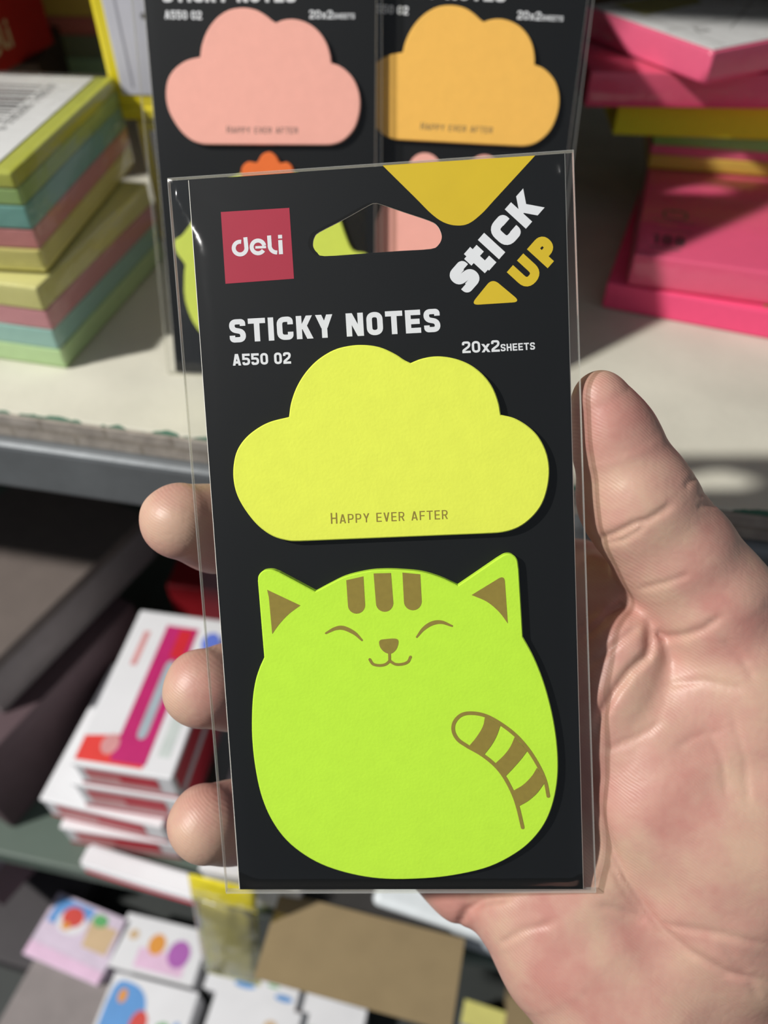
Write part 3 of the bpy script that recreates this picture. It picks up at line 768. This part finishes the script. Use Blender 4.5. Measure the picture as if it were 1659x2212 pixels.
# ================================================================== LOWER SHELF
PEN_R = mat('pen_box_red', RGB(196, 40, 58), .5); PEN_M = mat('pen_box_magenta', RGB(190, 38, 108), .5)
PEN_G = mat('pen_grey', RGB(168, 182, 190), .4); PEN_B = mat('pen_blue', RGB(96, 120, 214), .5); PEN_P = mat('pen_pale_red', RGB(214, 150, 150), .5)
WCARD = mat('white_box_card', RGB(226, 226, 228), .5, .4, .03, 40)
def pen_box(label, q, yaw, w, d, h, top):
    t = thing('pen_box', label, 'box', cw(q), (0, 0, math.radians(yaw)), 'red and white pen boxes')
    box('box_body', (0, w, 0, d, 0, h - .0035), WCARD, t, .001)
    l = box('box_lid', (-.0007, w + .0007, -.0007, d + .0007, h - .0034, h), WCARD, t, .001)
    f = Art(lambda u, v, lf: (u, -.0002 - lf, v))
    f.add([[(w * .0, 0), (w, 0), (w, h * .14), (w * .0, h * .14)]], PEN_R)
    f.add([[(w * .10, h * .22), (w * .84, h * .22), (w * .84, h * .80), (w * .10, h * .80)]], PEN_P); f.add([[(w * .44, h * .36), (w * .84, h * .36), (w * .84, h * .80), (w * .44, h * .80)]], PEN_R, .00008)
    f.add([[(w * .10, h * .60), (w * .44, h * .60), (w * .44, h * .80), (w * .10, h * .80)]], PEN_R, .00008)
    f.build('front_print', t)
    sd = Art(lambda u, v, lf: (w + .0002 + lf, u, v)); sd.add([[(.003, .002), (d - .003, .002), (d - .003, h - .0035), (.003, h - .0035)]], PEN_R); sd.build('side_print', t)
    if top:
        A = Art(lambda u, v, lf: (u * w, v * d, h + .0001 + lf))
        A.add([[(.02, .02), (.70, .02), (.70, .22), (.02, .16)]], mat('print_coral', RGB(226, 66, 60), .5))
        A.add([[(.36, .04), (.72, .04), (.72, .92), (.36, .92)]], PEN_M, .00006)
        A.add([[(.52, .70), (.67, .70), (.67, .9), (.52, .9)]], mat('print_scarlet', RGB(206, 40, 52), .5), .00012)
        A.add([fillet([(.52, .18), (.62, .18), (.62, .68), (.52, .68)], .05, True)], PEN_G, .00012)
        A.add([[(.80, .10), (.92, .10), (.92, .52), (.80, .52)]], mat('print_pale_grey', RGB(200, 208, 204), .5))
        A.add([[(.14, .62), (.21, .62), (.21, .86), (.14, .86)]], PEN_P)
        A.add([dot((.90, .84), .10, 14, .07)], PEN_B)
        A.add([dot((.30, .13), .09, 14, .06)], PEN_P, .0001)
        A.build('lid_print', l)
    return t
b0 = T + .0005
q = G(128, 1880, b0); q = np.array([-0.190, 0.163, CAMZ + b0])
pen_box('lowest red and white pen box of the stack on the green shelf', np.array([-0.1910, 0.1815, CAMZ + b0]), -8, .070, .092, .0242, False)
pen_box('third pen box down, its left corner jutting out of the red and white stack', np.array([-0.1970, 0.1880, CAMZ + b0 + .0246]), -12.5, .074, .092, .0240, False)
pen_box('second pen box from the top, flush under the magenta-lidded one', np.array([-0.1690, 0.1835, CAMZ + b0 + .0490]), -9, .061, .098, .0300, False)
pen_box('top pen box with a magenta printed lid on the red and white stack', np.array([-0.162, 0.1830, CAMZ + b0 + .0794]), -9, .054, .098, .0245, True)

# white packet with a red underside sagging at the front of the shelf
def sag_mesh(name, L, D, z0, z1, sag):
    bm = bmesh.new(); n = 14; rows = []
    for i in range(n + 1):
        t = i / n; x = L * t; dz = -sag * math.sin(math.pi * t) + sag * .2; 
        rows.append([bm.verts.new((x, y, z + dz)) for (y, z) in ((0, z0), (D, z0), (D, z1), (0, z1))])
    for a, b in zip(rows, rows[1:]):
        for k in range(4): bm.faces.new((a[k], a[(k + 1) % 4], b[(k + 1) % 4], b[k]))
    bm.faces.new(rows[0][::-1]); bm.faces.new(rows[-1])
    bmesh.ops.recalc_face_normals(bm, faces=bm.faces[:])
    es = [e for e in bm.edges if e.calc_face_angle(0) > 1.0]
    bmesh.ops.bevel(bm, geom=es, offset=.0015, segments=2, affect='EDGES')
    me = bpy.data.meshes.new(name); bm.to_mesh(me); bm.free(); smooth(me, 40); return me
q = G(186, 1888, T + .001)
sp = thing('flat_packet', 'sagging white packet with a red base at the front of the green shelf', 'packet', (q[0], q[1], CAMZ + T + .0025), (0, 0, math.radians(-15)))
link('packet_top', sag_mesh('packet_top', .083, .0125, .006, .015, .002), WCARD, sp); link('packet_base', sag_mesh('packet_base', .083, .0125, .0005, .0058, .002), PEN_R, sp)

wbx = thing('white_box', 'white box with a yellow patch beside the pen boxes, half hidden by fingers', 'box', (-0.100, 0.150, CAMZ + T + .0005), (0, 0, math.radians(-10)))
box('box_body', (0, .055, 0, .075, 0, .044), WCARD, wbx, .0012)
box('box_flap', (-.0006, .0556, -.0004, .0757, .0443, .0452), WCARD, wbx, .0003)
A = Art(lambda u, v, l: (u, v, .0453 + l)); A.add([[(.022, .002), (.05, .002), (.05, .03), (.03, .022)]], mat('yellow_patch', RGB(232, 212, 60), .5)); A.build('yellow_print', wbx)

DK1 = mat('grey_brown_carton', RGB(104, 94, 88), .7); DK2 = mat('plum_carton', RGB(84, 66, 70), .7); DKL = mat('pale_carton_edge', RGB(136, 128, 126), .7)
def carton(label, q, yaw, w, d, h, m, m2):
    t = thing('carton', label, 'carton', cw(q), (0, 0, math.radians(yaw)), 'cartons on the lower shelf')
    box('carton_body', (-w, 0, 0, d, 0, h * .8), m2, t, .0015); box('carton_lid', (-w - .0006, .0006, -.0006, d + .0006, h * .8 + .0003, h), m, t, .0012); return t
q = G(60, 1660, T + .045)
carton('dark plum carton lying below the grey one at the left of the lower shelf', np.array([-0.2300, 0.190, CAMZ + T + .0005]), -28, .10, .135, .072, DK2, DK2)
carton('grey brown carton with a pale edge at the left under the shelf', np.array([-0.2235, 0.228, CAMZ + T + .0730]), -28, .10, .14, .040, DK1, DKL)
DR = mat('deep_red_card', RGB(150, 26, 34), .5)
rb2 = thing('red_packet_box', 'dark red box with a pale label at the back, seen beside the top fingertip', 'box', (-0.146, 0.322, CAMZ + T + .0005), (0, 0, math.radians(-8)))
box('box_body', (0, .09, 0, .06, 0, .075), DR, rb2, .001)
box('pale_label', (.006, .085, -.0006, .0002, .012, .040), mat('pinkish_label', RGB(196, 150, 156), .6), rb2, .0002)
rb3 = thing('red_packet_box', 'tall red box standing behind the pale-labelled red box', 'box', (-0.150, 0.392, CAMZ + T + .0005), (0, 0, math.radians(-8)))
box('box_body', (0, .11, 0, .06, 0, .13), DR, rb3, .001); box('pale_label', (.004, .09, -.0006, .0002, .095, .118), MATS['pinkish_label'], rb3, .0002)

# yellow packet hanging in front of the shelf
def pillow(name, w, h, t, n=14):
    bm = bmesh.new(); V = {}
    for s in (0, 1):
        for i in range(n + 1):
            for j in range(n + 1):
                u, v = i / n, j / n; b = (math.sin(math.pi * u) * math.sin(math.pi * v)) ** .55 if 0 < i < n and 0 < j < n else 0
                wr = mnoise.noise(Vector((u * 5, v * 9, s * 3))) * .0012 * (b > 0)
                if b == 0 and s == 1: V[(s, i, j)] = V[(0, i, j)]; continue
                V[(s, i, j)] = bm.verts.new((w * (u - .5), (b * t / 2 + wr) * (-1 if s == 0 else 1), h * v))
    for s in (0, 1):
        for i in range(n):
            for j in range(n):
                bm.faces.new([V[(s, a, b)] for a, b in ((i, j), (i + 1, j), (i + 1, j + 1), (i, j + 1))])
    bmesh.ops.recalc_face_normals(bm, faces=bm.faces[:])
    me = bpy.data.meshes.new(name); bm.to_mesh(me); bm.free(); smooth(me); return me
yp = thing('yellow_packet', 'yellow plastic packet hanging over the front of the green shelf', 'packet', (-0.0915, 0.1195, CAMZ - .530), (math.radians(-8), math.radians(3), math.radians(-12)))
YP = film_mat('olive_film', (0.72, 0.70, 0.22), .2, .8, (30, 30, 30), haze=.12)
link('pouch', pillow('pouch', .036, .100, .010), YP, yp)
ins_ = link('packet_insert', pillow('packet_insert', .030, .092, .004), mat('yellow_plastic', RGB(196, 186, 74), .35, .5, .3, 70, .6, 120), yp); ins_.location = (0, 0, .004)
hd = link('header', pillow('header', .036, .026, .005), mat('bright_yellow_plastic', RGB(238, 220, 40), .3, .5, .08, 60, coat=.4), yp); hd.location = (0, -.0004, .0985)

# ================================================================== LOW TRAY
BLU = mat('print_blue', RGB(92, 150, 210), .5); PUR = mat('print_purple', RGB(172, 96, 176), .5); ORG = mat('print_orange', RGB(222, 150, 60), .5)
GRN = mat('print_green', RGB(96, 170, 104), .5); REDP = mat('print_red2', RGB(206, 70, 60), .5); PNK = mat('print_pink', RGB(226, 190, 216), .5); DBL = mat('print_deep_blue', RGB(70, 90, 180), .5)
TAN = mat('print_tan', RGB(206, 178, 140), .5); LIL = mat('lilac_card', RGB(212, 196, 214), .5)
def card_box(label, q, yaw, w, d, h, art, m=WCARD):
    """origin at the back left corner of the top; extends right and towards us"""
    t = thing('card_box', label, 'box', (q[0], q[1], q[2]), (0, 0, math.radians(yaw)), 'picture card boxes in the low tray')
    box('box_body', (0, w, -d, 0, -h, -.0012), m, t, .0012)
    l = box('box_lid', (-.0004, w + .0004, -d - .0004, .0004, -.0011, 0), m, t, .0005)
    A = Art(lambda u, v, lf: (u * w, -v * d, .00006 + lf)); lf = 0
    for ink, polys in art: A.add(polys, ink, lf); lf += .00004
    A.build('lid_print', l); return t
HT = -0.600
card_box('card box with a red and blue print and pink edge, leftmost in the low tray', G(128, 1928, HT), -19, .060, .042, .034,
         [(BLU, [[(.05, .04), (.55, .04), (.5, .4), (.05, .45)]]), (WCARD, [dot((.34, .34), .19)]), (REDP, [dot((.33, .26), .14, 14, .16)]), (ORG, [dot((.30, .42), .06)]), (TAN, [[(.55, .2), (.92, .2), (.92, .6), (.6, .6)]]), (GRN, [dot((.66, .16), .1)]), (PNK, [[(0, .78), (1, .82), (1, 1), (0, 1)]])], LIL)
card_box('white card box with orange and purple dots, behind the blue picture box', G(278, 1972, HT), -12, .062, .034, .034,
         [(PNK, [[(.28, .55), (.85, .55), (.85, .92), (.28, .92)]]), (ORG, [dot((.46, .44), .10, 14, .2)]), (PUR, [dot((.74, .52), .13, 14, .26)]), (TAN, [dot((.16, .36), .06, 14, .1)])])
card_box('white card box with a blue picture, nearest at the bottom left', G(250, 2100, HT + .004), -12, .060, .085, .038,
         [(BLU, [crom([(.04, .1), (.2, .04), (.42, .1), (.5, .3), (.4, .75), (.1, .85), (.04, .5)], 3, True)]), (WCARD, [dot((.56, .42), .2, 16, .17)]), (REDP, [dot((.46, .30), .10, 14, .10)]), (DBL, [dot((.58, .42), .10, 14, .10)]), (GRN, [dot((.74, .34), .11, 14, .1)]), (ORG, [dot((.18, .14), .05)]), (BLU, [dot((.88, .26), .04)])])
card_box('white card box with small blue marks beside the cardboard sheet', G(455, 2088, HT + .002), -13, .064, .0125, .030,
         [(BLU, [dot((.42, .4), .12, 12, .16), dot((.86, .55), .1, 12, .16)]), (GRN, [dot((.72, .12), .07)])])
card_box('shiny white card box in front of the blue-marked one at the bottom edge', G(468, 2140, HT + .002), -13, .060, .08, .030,
         [(BLU, [dot((.2, .32), .13, 12, .07)]), (TAN, [dot((.7, .15), .08, 12, .05)]), (DBL, [dot((.48, .35), .08, 12, .05)])])
card_box('white card box with yellow and green spots under the cardboard sheet', G(580, 2120, HT - .004), -14, .07, .08, .024,
         [(ORG, [dot((.3, .2), .1, 12, .08)]), (GRN, [dot((.55, .3), .1, 12, .08)]), (BLU, [dot((.15, .3), .08)])])
# dark goods at the left bottom
carton('dark grey carton in the bottom left corner of the low tray', np.array([-0.235, 0.140, CAMZ + U + .0005]), -14, .09, .08, .028, mat('charcoal_carton', RGB(62, 58, 60), .6), MATS['charcoal_carton'] if 'charcoal_carton' in MATS else DK2)
carton('grey carton with a plum side left of the blue picture box', np.array([-0.194, 0.045, CAMZ + U + .0005]), -18, .08, .085, .030, DKL, DK2)
carton('pale mauve carton lying beside the leftmost picture card box', np.array([-0.262, 0.172, CAMZ + T - .090]), -32, .06, .07, .050, mat('mauve_carton', RGB(108, 100, 108), .6), DK2)

KRAFT = mat('kraft_cardboard', RGB(146, 128, 96), .85, .15, .05, 70)
q = G(605, 1926, -.452)
sb = thing('supply_box', 'dark box on the green shelf under the cardboard sheet', 'box', (q[0] + .010, q[1] - .016, CAMZ + T + .0005), (0, 0, math.radians(-13.2)))
box('box_body', (0, .080, 0, .040, 0, .018), mat('dark_box', RGB(48, 46, 44), .7), sb, .001); box('box_lid', (-.001, .081, -.001, .041, .0183, .0240), MATS['dark_box'], sb, .001)
kb = thing('cardboard_sheet', 'plain brown cardboard sheet lying below the held pack', 'cardboard', (q[0], q[1], q[2] - .0032), (0, 0, math.radians(-13.2)))
box('liner_top', (0, .1035, -.0425, 0, .0024, .0032), KRAFT, kb, .0002); box('fluted_core', (.0004, .1031, -.0421, -.0004, .0007, .0024), mat('kraft_core', RGB(120, 102, 74), .9, .1, .2, 400), kb, .0001); box('liner_bottom', (0, .1035, -.0425, 0, 0, .0007), KRAFT, kb, .0002)
q = G(800, 1945, -.452)
wb2 = thing('white_case', 'white rounded case behind the brown cardboard sheet', 'case', (q[0], q[1] - .001, CAMZ + T + .0005), (0, 0, math.radians(-17)))
box('case_body', (0, .085, 0, .05, 0, .016), mat('grey_white_plastic', RGB(176, 182, 186), .35), wb2, .004, 4); box('case_lid', (.0004, .0846, .0004, .0496, .0162, .0285), mat('white_plastic', RGB(222, 228, 230), .35), wb2, .004, 4)
q = G(1078, 2095, -.6)
k2 = thing('cardboard_box', 'small brown cardboard box peeking out under the palm', 'cardboard', (q[0], q[1] - .035, CAMZ + U + .0005), (0, 0, math.radians(-15)))
box('box_body', (0, .09, 0, .035, 0, .032), KRAFT, k2, .001); box('box_flap', (-.0004, .0904, .0, .0354, .0323, .0335), KRAFT, k2, .0003)
q = G(1000, 2150, -.6)
k3 = thing('striped_box', 'small box with a pale yellow and grey top at the bottom, beside the palm', 'box', (q[0] - .012, q[1] - .05, CAMZ + U + .0005), (0, 0, math.radians(-16)))
box('box_body', (0, .045, 0, .05, 0, .031), mat('grey_card', RGB(150, 150, 154), .5), k3, .001)
box('yellow_band', (-.0003, .0453, .036, .0503, .0312, .0322), mat('pale_yellow_card', RGB(212, 206, 120), .5), k3, .0003); box('grey_band', (-.0003, .0453, 0, .0355, .0312, .0322), mat('grey_band_card', RGB(158, 158, 166), .5), k3, .0003)

# ================================================================== THE HAND
def skin():
    m = bpy.data.materials.new('skin'); m.use_nodes = True; nt = m.node_tree; N = nt.nodes; L = nt.links; p = N['Principled BSDF']
    tc = N.new('ShaderNodeTexCoord')
    n1 = N.new('ShaderNodeTexNoise'); n1.inputs['Scale'].default_value = 55; n1.inputs['Detail'].default_value = 3; L.new(tc.outputs['Object'], n1.inputs['Vector'])
    n2 = N.new('ShaderNodeTexNoise'); n2.inputs['Scale'].default_value = 320; n2.inputs['Detail'].default_value = 4; L.new(tc.outputs['Object'], n2.inputs['Vector'])
    cr = N.new('ShaderNodeValToRGB'); e = cr.color_ramp.elements
    e[0].position = .34; e[0].color = RGB(186, 133, 121); e[1].position = .66; e[1].color = RGB(197, 162, 140)
    x = e.new(.5); x.color = RGB(193, 149, 133)
    ad = N.new('ShaderNodeMath'); ad.operation = 'MULTIPLY_ADD'; ad.inputs[1].default_value = .22; L.new(n2.outputs['Fac'], ad.inputs[0])
    sb_ = N.new('ShaderNodeMath'); sb_.operation = 'SUBTRACT'; sb_.inputs[1].default_value = .11; L.new(n1.outputs['Fac'], sb_.inputs[0]); L.new(sb_.outputs[0], ad.inputs[2])
    L.new(ad.outputs[0], cr.inputs['Fac']); L.new(cr.outputs['Color'], p.inputs['Base Color'])
    p.inputs['Subsurface Weight'].default_value = .18; p.inputs['Subsurface Radius'].default_value = (1.0, .35, .2); p.inputs['Subsurface Scale'].default_value = .0022
    p.inputs['Roughness'].default_value = .46; p.inputs['Specular IOR Level'].default_value = .4
    # friction ridges and fine skin relief
    wv = N.new('ShaderNodeTexWave'); wv.wave_type = 'BANDS'; wv.bands_direction = 'DIAGONAL'; wv.inputs['Scale'].default_value = 540
    wv.inputs['Distortion'].default_value = 9; wv.inputs['Detail'].default_value = 1.5; wv.inputs['Detail Scale'].default_value = .22
    L.new(tc.outputs['Object'], wv.inputs['Vector'])
    vo = N.new('ShaderNodeTexVoronoi'); vo.feature = 'DISTANCE_TO_EDGE'; vo.inputs['Scale'].default_value = 420; L.new(tc.outputs['Object'], vo.inputs['Vector'])
    b1 = N.new('ShaderNodeBump'); b1.inputs['Strength'].default_value = .16; b1.inputs['Distance'].default_value = .00018
    n3 = N.new('ShaderNodeTexNoise'); n3.inputs['Scale'].default_value = 75; L.new(tc.outputs['Object'], n3.inputs['Vector'])
    mk = N.new('ShaderNodeMapRange'); mk.inputs['From Min'].default_value = .40; mk.inputs['From Max'].default_value = .62; mk.inputs['To Min'].default_value = .4; L.new(n3.outputs['Fac'], mk.inputs['Value'])
    mu = N.new('ShaderNodeMath'); mu.operation = 'MULTIPLY'; L.new(wv.outputs['Fac'], mu.inputs[0]); L.new(mk.outputs['Result'], mu.inputs[1]); L.new(mu.outputs[0], b1.inputs['Height'])
    v2 = N.new('ShaderNodeTexVoronoi'); v2.feature = 'DISTANCE_TO_EDGE'; v2.inputs['Scale'].default_value = 130; L.new(tc.outputs['Object'], v2.inputs['Vector'])
    b3 = N.new('ShaderNodeBump'); b3.inputs['Strength'].default_value = .10; b3.inputs['Distance'].default_value = .0006; L.new(v2.outputs['Distance'], b3.inputs['Height'])
    b2 = N.new('ShaderNodeBump'); b2.inputs['Strength'].default_value = .22; b2.inputs['Distance'].default_value = .0003; L.new(vo.outputs['Distance'], b2.inputs['Height'])
    L.new(b3.outputs['Normal'], b1.inputs['Normal']); L.new(b1.outputs['Normal'], b2.inputs['Normal']); L.new(b2.outputs['Normal'], p.inputs['Normal'])
    return m

# Everything below is in millimetres, camera-aligned axes: x right, y up, d away from the camera
def H3(px, py, d): return np.array([(px - FW / 2) / FPX * d, (FH / 2 - py) / FPX * d, d])
def cone(P, a, b, ra, rb):
    ab = b - a; t = np.clip(((P - a) @ ab) / (ab @ ab), 0, 1)
    return np.linalg.norm(P - a - t[:, None] * ab, axis=1) - (ra + (rb - ra) * t)
def smin(a, b, k):
    h = np.maximum(k - np.abs(a - b), 0) / k
    return np.minimum(a, b) - h * h * k * .25
def chain(P, pts, k=1.5):
    D = None
    for (a, b) in zip(pts, pts[1:]):
        c = cone(P, H3(*a[:3]), H3(*b[:3]), a[3], b[3]); D = c if D is None else smin(D, c, k)
    return D
THUMB = [(1296, 858, 165.5, 5.7), (1312, 900, 167, 7.2), (1332, 958, 169, 9.2), (1374, 1076, 172, 12.3), (1394, 1114, 173, 12.3), (1452, 1192, 175, 13.0), (1530, 1300, 177, 14.0)]
THENAR = [(1530, 1300, 177, 14.0), (1600, 1500, 182, 19), (1580, 1760, 184, 23), (1520, 1960, 190, 24)]
THENAR2 = [(1425, 1560, 185, 18.5), (1412, 1690, 186, 20.3), (1490, 1890, 187, 21)]
PALM = [(1265, 1440, 204, 14), (1255, 1650, 204, 18), (1265, 1850, 194, 20.5), (1390, 2050, 194, 23), (1640, 2330, 202, 30), (1900, 2700, 212, 33)]
HYPO = [(1139, 1950, 192, 14.2), (1225, 2035, 191, 17.2), (1335, 2135, 191, 20.5), (1480, 2260, 197, 26), (1760, 2600, 208, 30)]
BRIDGE = [(1500, 1380, 190, 13), (1370, 1410, 200, 13)]
INDEX = [(1350, 1420, 201, 13.2), (1240, 1275, 203, 12.8), (830, 1195, 212, 11), (560, 1150, 199, 10.4), (470, 1141, 188, 10), (388, 1126, 179, 9.0)]
MIDDLE = [(1255, 1650, 206, 12), (800, 1500, 216, 10.8), (580, 1480, 202, 10.2), (500, 1483, 191, 9.8), (440, 1487, 183, 9.4)]
RING = [(1240, 1800, 206, 11.5), (800, 1750, 212, 10.3), (590, 1757, 202, 9.6), (510, 1774, 193, 9.4), (446, 1778, 185, 9.2)]
PINKY = [(1150, 1935, 196, 12), (1000, 1897, 198, 9.6), (900, 1815, 204, 9), (700, 1800, 200, 8.2), (600, 1830, 192, 7.4)]
MOUND = [(1348, 1400, 180.5, 11), (1325, 1490, 181.5, 12), (1322, 1580, 183, 13)]
INDEXPAD = [(1345, 1300, 186, 9.5), (1285, 1290, 192, 11)]
# skin folds: pixels, width, depth (mm)
CREASE = [([(1284, 1168), (1330, 1152), (1372, 1130), (1400, 1122), (1430, 1104), (1455, 1086)], .8, .6),
          ([(1400, 1122), (1380, 1145), (1345, 1166), (1300, 1172)], .7, .35),
          ([(1405, 1362), (1440, 1376), (1480, 1372), (1520, 1358), (1560, 1330)], .9, .6),
          ([(1380, 1272), (1440, 1258), (1490, 1240)], .7, .3),
          ([(1402, 1345), (1402, 1400), (1395, 1418), (1360, 1450), (1330, 1490), (1300, 1540), (1288, 1590)], 1.1, 1.3),
          ([(1262, 1378), (1300, 1345), (1325, 1320), (1352, 1300)], 1.0, 1.1),
          ([(1270, 1440), (1320, 1400), (1380, 1352)], .8, .5),
          ([(1280, 1690), (1298, 1760), (1322, 1830), (1352, 1895), (1390, 1955), (1430, 2005), (1490, 2055), (1570, 2100), (1660, 2120)], .9, .75),
          ([(1312, 1850), (1345, 1915), (1385, 1972), (1430, 1998)], .8, .4),
          ([(1390, 1985), (1450, 2000), (1550, 2015), (1670, 2045)], .9, .4),
          ([(1560, 2040), (1610, 2100), (1640, 2160)], .9, .25),
          ([(1290, 1955), (1350, 1968), (1400, 1990)], .8, .35),
          ([(990, 1998), (1010, 1965), (1050, 1945), (1110, 1935)], 1.0, .9),
          ([(1078, 2040), (1130, 2010), (1200, 1992)], .8, .35),
          ([(1548, 1094), (1525, 1092), (1505, 1096)], .6, .25), ([(1502, 1032), (1487, 1042), (1480, 1055)], .6, .28), ([(1525, 1062), (1510, 1070)], .6, .2),
          ([(1560, 1380), (1600, 1420), (1630, 1470)], .8, .3), ([(1440, 1480), (1520, 1470), (1610, 1490)], .8, .3),
          ([(1460, 1620), (1500, 1590), (1560, 1580)], .8, .2), ([(1520, 1560), (1560, 1640), (1570, 1720)], .8, .2), ([(1580, 1540), (1610, 1640), (1615, 1740)], .8, .2),
          ([(1310, 1620), (1380, 1590), (1430, 1560)], .8, .3)]
CR = [(np.array(p, float), w, dp) for p, w, dp in CREASE]
def sdf(P):
    palm = chain(P, PALM, 8)
    palm = smin(palm, chain(P, HYPO, 6), 9)
    th = smin(chain(P, THENAR, 7), chain(P, THENAR2, 7), 7)
    palm = smin(palm, th, 4.0)
    palm = smin(palm, cone(P, H3(*BRIDGE[0][:3]), H3(*BRIDGE[1][:3]), BRIDGE[0][3], BRIDGE[1][3]), 8)
    palm = smin(palm, chain(P, MOUND, 4), 2.0)
    palm = smin(palm, chain(P, THUMB, 3), 3.5)
    fing = np.minimum(np.minimum(chain(P, INDEX, 4), chain(P, MIDDLE, 4)), np.minimum(chain(P, RING, 4), chain(P, PINKY, 4)))
    fing = smin(fing, chain(P, INDEXPAD, 2), 3.0)
    D = smin(palm, fing, 2.5)
    px = FW / 2 + P[:, 0] / P[:, 2] * FPX; py = FH / 2 - P[:, 1] / P[:, 2] * FPX
    near = np.abs(D) < 3.0
    if near.any():
        idx = np.nonzero(near)[0]; X = np.stack([px[idx], py[idx]], 1); add = np.zeros(len(idx))
        for pts, w, dp in CR:
            lo, hi = pts.min(0) - 50, pts.max(0) + 50
            s_ = np.nonzero(np.all((X > lo) & (X < hi), axis=1))[0]
            if not len(s_): continue
            Y = X[s_]; best = np.full(len(s_), 1e9); tot = len(pts) - 1; par = np.zeros(len(s_))
            for i in range(tot):
                a, b = pts[i], pts[i + 1]; ab = b - a; t = np.clip(((Y - a) @ ab) / (ab @ ab), 0, 1)
                dd = np.linalg.norm(Y - a - t[:, None] * ab, axis=1); par = np.where(dd < best, (i + t) / tot, par); best = np.minimum(best, dd)
            mm = best / 9.3; env = np.clip(np.minimum(par, 1 - par) * 6 + .25, 0, 1)
            add[s_] = np.maximum(add[s_], dp * env * np.exp(-(mm / (w * 1.15)) ** 2))
        D[idx] += add
    # broad softness so the flesh is not machine-smooth
    D += .22 * np.sin(P[:, 0] * .31 + 1.3 * np.sin(P[:, 1] * .17)) * np.sin(P[:, 1] * .27 + P[:, 2] * .2)
    return D
def hand_mesh():
    h = .62; B = 8
    lo = np.array([-66., -178., 156.]); hi = np.array([128., 40., 250.])
    nb = np.ceil((hi - lo) / (h * B)).astype(int); n = nb * B + 1
    V = np.full(n, 50.0, np.float32)
    bc = np.stack(np.meshgrid(*[np.arange(k) for k in nb], indexing='ij'), -1).reshape(-1, 3)
    cen = lo + (bc + .5) * B * h; dv = sdf(cen)
    rad = B * h * .87 + 2.5
    loc_ = np.stack(np.meshgrid(*[np.arange(B + 1)] * 3, indexing='ij'), -1).reshape(-1, 3)
    for b in bc[dv < -rad]:
        V[b[0] * B:b[0] * B + B + 1, b[1] * B:b[1] * B + B + 1, b[2] * B:b[2] * B + B + 1] = -50
    act = bc[np.abs(dv) <= rad]
    for k in range(0, len(act), 400):
        I = (act[k:k + 400, None, :] * B + loc_[None]).reshape(-1, 3)
        V[I[:, 0], I[:, 1], I[:, 2]] = sdf(lo + I * h)
    ins = V < 0; m = n - 1
    cnt = np.zeros(m, np.int8)
    for c in range(8):
        i, j, k = c & 1, c >> 1 & 1, c >> 2 & 1
        cnt += ins[i:i + m[0], j:j + m[1], k:k + m[2]]
    cells = np.argwhere((cnt > 0) & (cnt < 8)); cid = np.full(m, -1, np.int64); cid[tuple(cells.T)] = np.arange(len(cells))
    acc = np.zeros((len(cells), 3)); num = np.zeros(len(cells))
    corner = [np.array([c & 1, c >> 1 & 1, c >> 2 & 1]) for c in range(8)]
    for a in range(8):
        for ax in range(3):
            if corner[a][ax]: continue
            b = corner[a].copy(); b[ax] = 1
            va = V[tuple((cells + corner[a]).T)].astype(float); vb = V[tuple((cells + b).T)].astype(float)
            x = (va < 0) != (vb < 0); t = np.where(x, va / np.where(va == vb, 1, va - vb), 0); t = np.clip(t, 0, 1)
            p = corner[a] + t[:, None] * (b - corner[a]); acc[x] += p[x]; num[x] += 1
    P = lo + (cells + acc / num[:, None]) * h
    F = []
    for ax in range(3):
        sl = [slice(1, -1)] * 3; sl[ax] = slice(0, -1); s2 = list(sl); s2[ax] = slice(1, None)
        A_, B_ = ins[tuple(sl)], ins[tuple(s2)]
        E = np.argwhere(A_ != B_); off = np.ones(3, int); off[ax] = 0; Eg = E + off
        u, v = (ax + 1) % 3, (ax + 2) % 3
        q = []
        for du, dv_ in ((-1, -1), (0, -1), (0, 0), (-1, 0)):
            c = Eg.copy(); c[:, u] += du; c[:, v] += dv_; q.append(cid[tuple(c.T)])
        q = np.stack(q, 1); fl_ = A_[tuple(E.T)]; q[~fl_] = q[~fl_][:, ::-1]
        F.append(q[(q >= 0).all(1)])
    F = np.concatenate(F)
    for _ in range(2):                     # settle the vertices on the surface
        e = .05; d0 = sdf(P); g = np.stack([(sdf(P + e * np.eye(3)[i]) - d0) / e for i in range(3)], 1)
        P = P - np.clip(d0, -.5, .5)[:, None] * g / np.maximum((g * g).sum(1), .3)[:, None]
    W = (P[:, :1] * RIGHT + P[:, 1:2] * UP + P[:, 2:3] * FWD) / 1000 + CAM
    org = W.mean(0)
    me = bpy.data.meshes.new('hand'); me.from_pydata((W - org).tolist(), [], F[:, ::-1].tolist()); me.update()
    bm = bmesh.new(); bm.from_mesh(me); bmesh.ops.recalc_face_normals(bm, faces=bm.faces[:]); bm.to_mesh(me); bm.free()
    smooth(me); return me, org
hm, ho = hand_mesh()
hand = link('hand', hm, skin()); hand.location = ho
tag(hand, 'bare right hand, palm towards us, gripping the black sticky note card', 'hand')
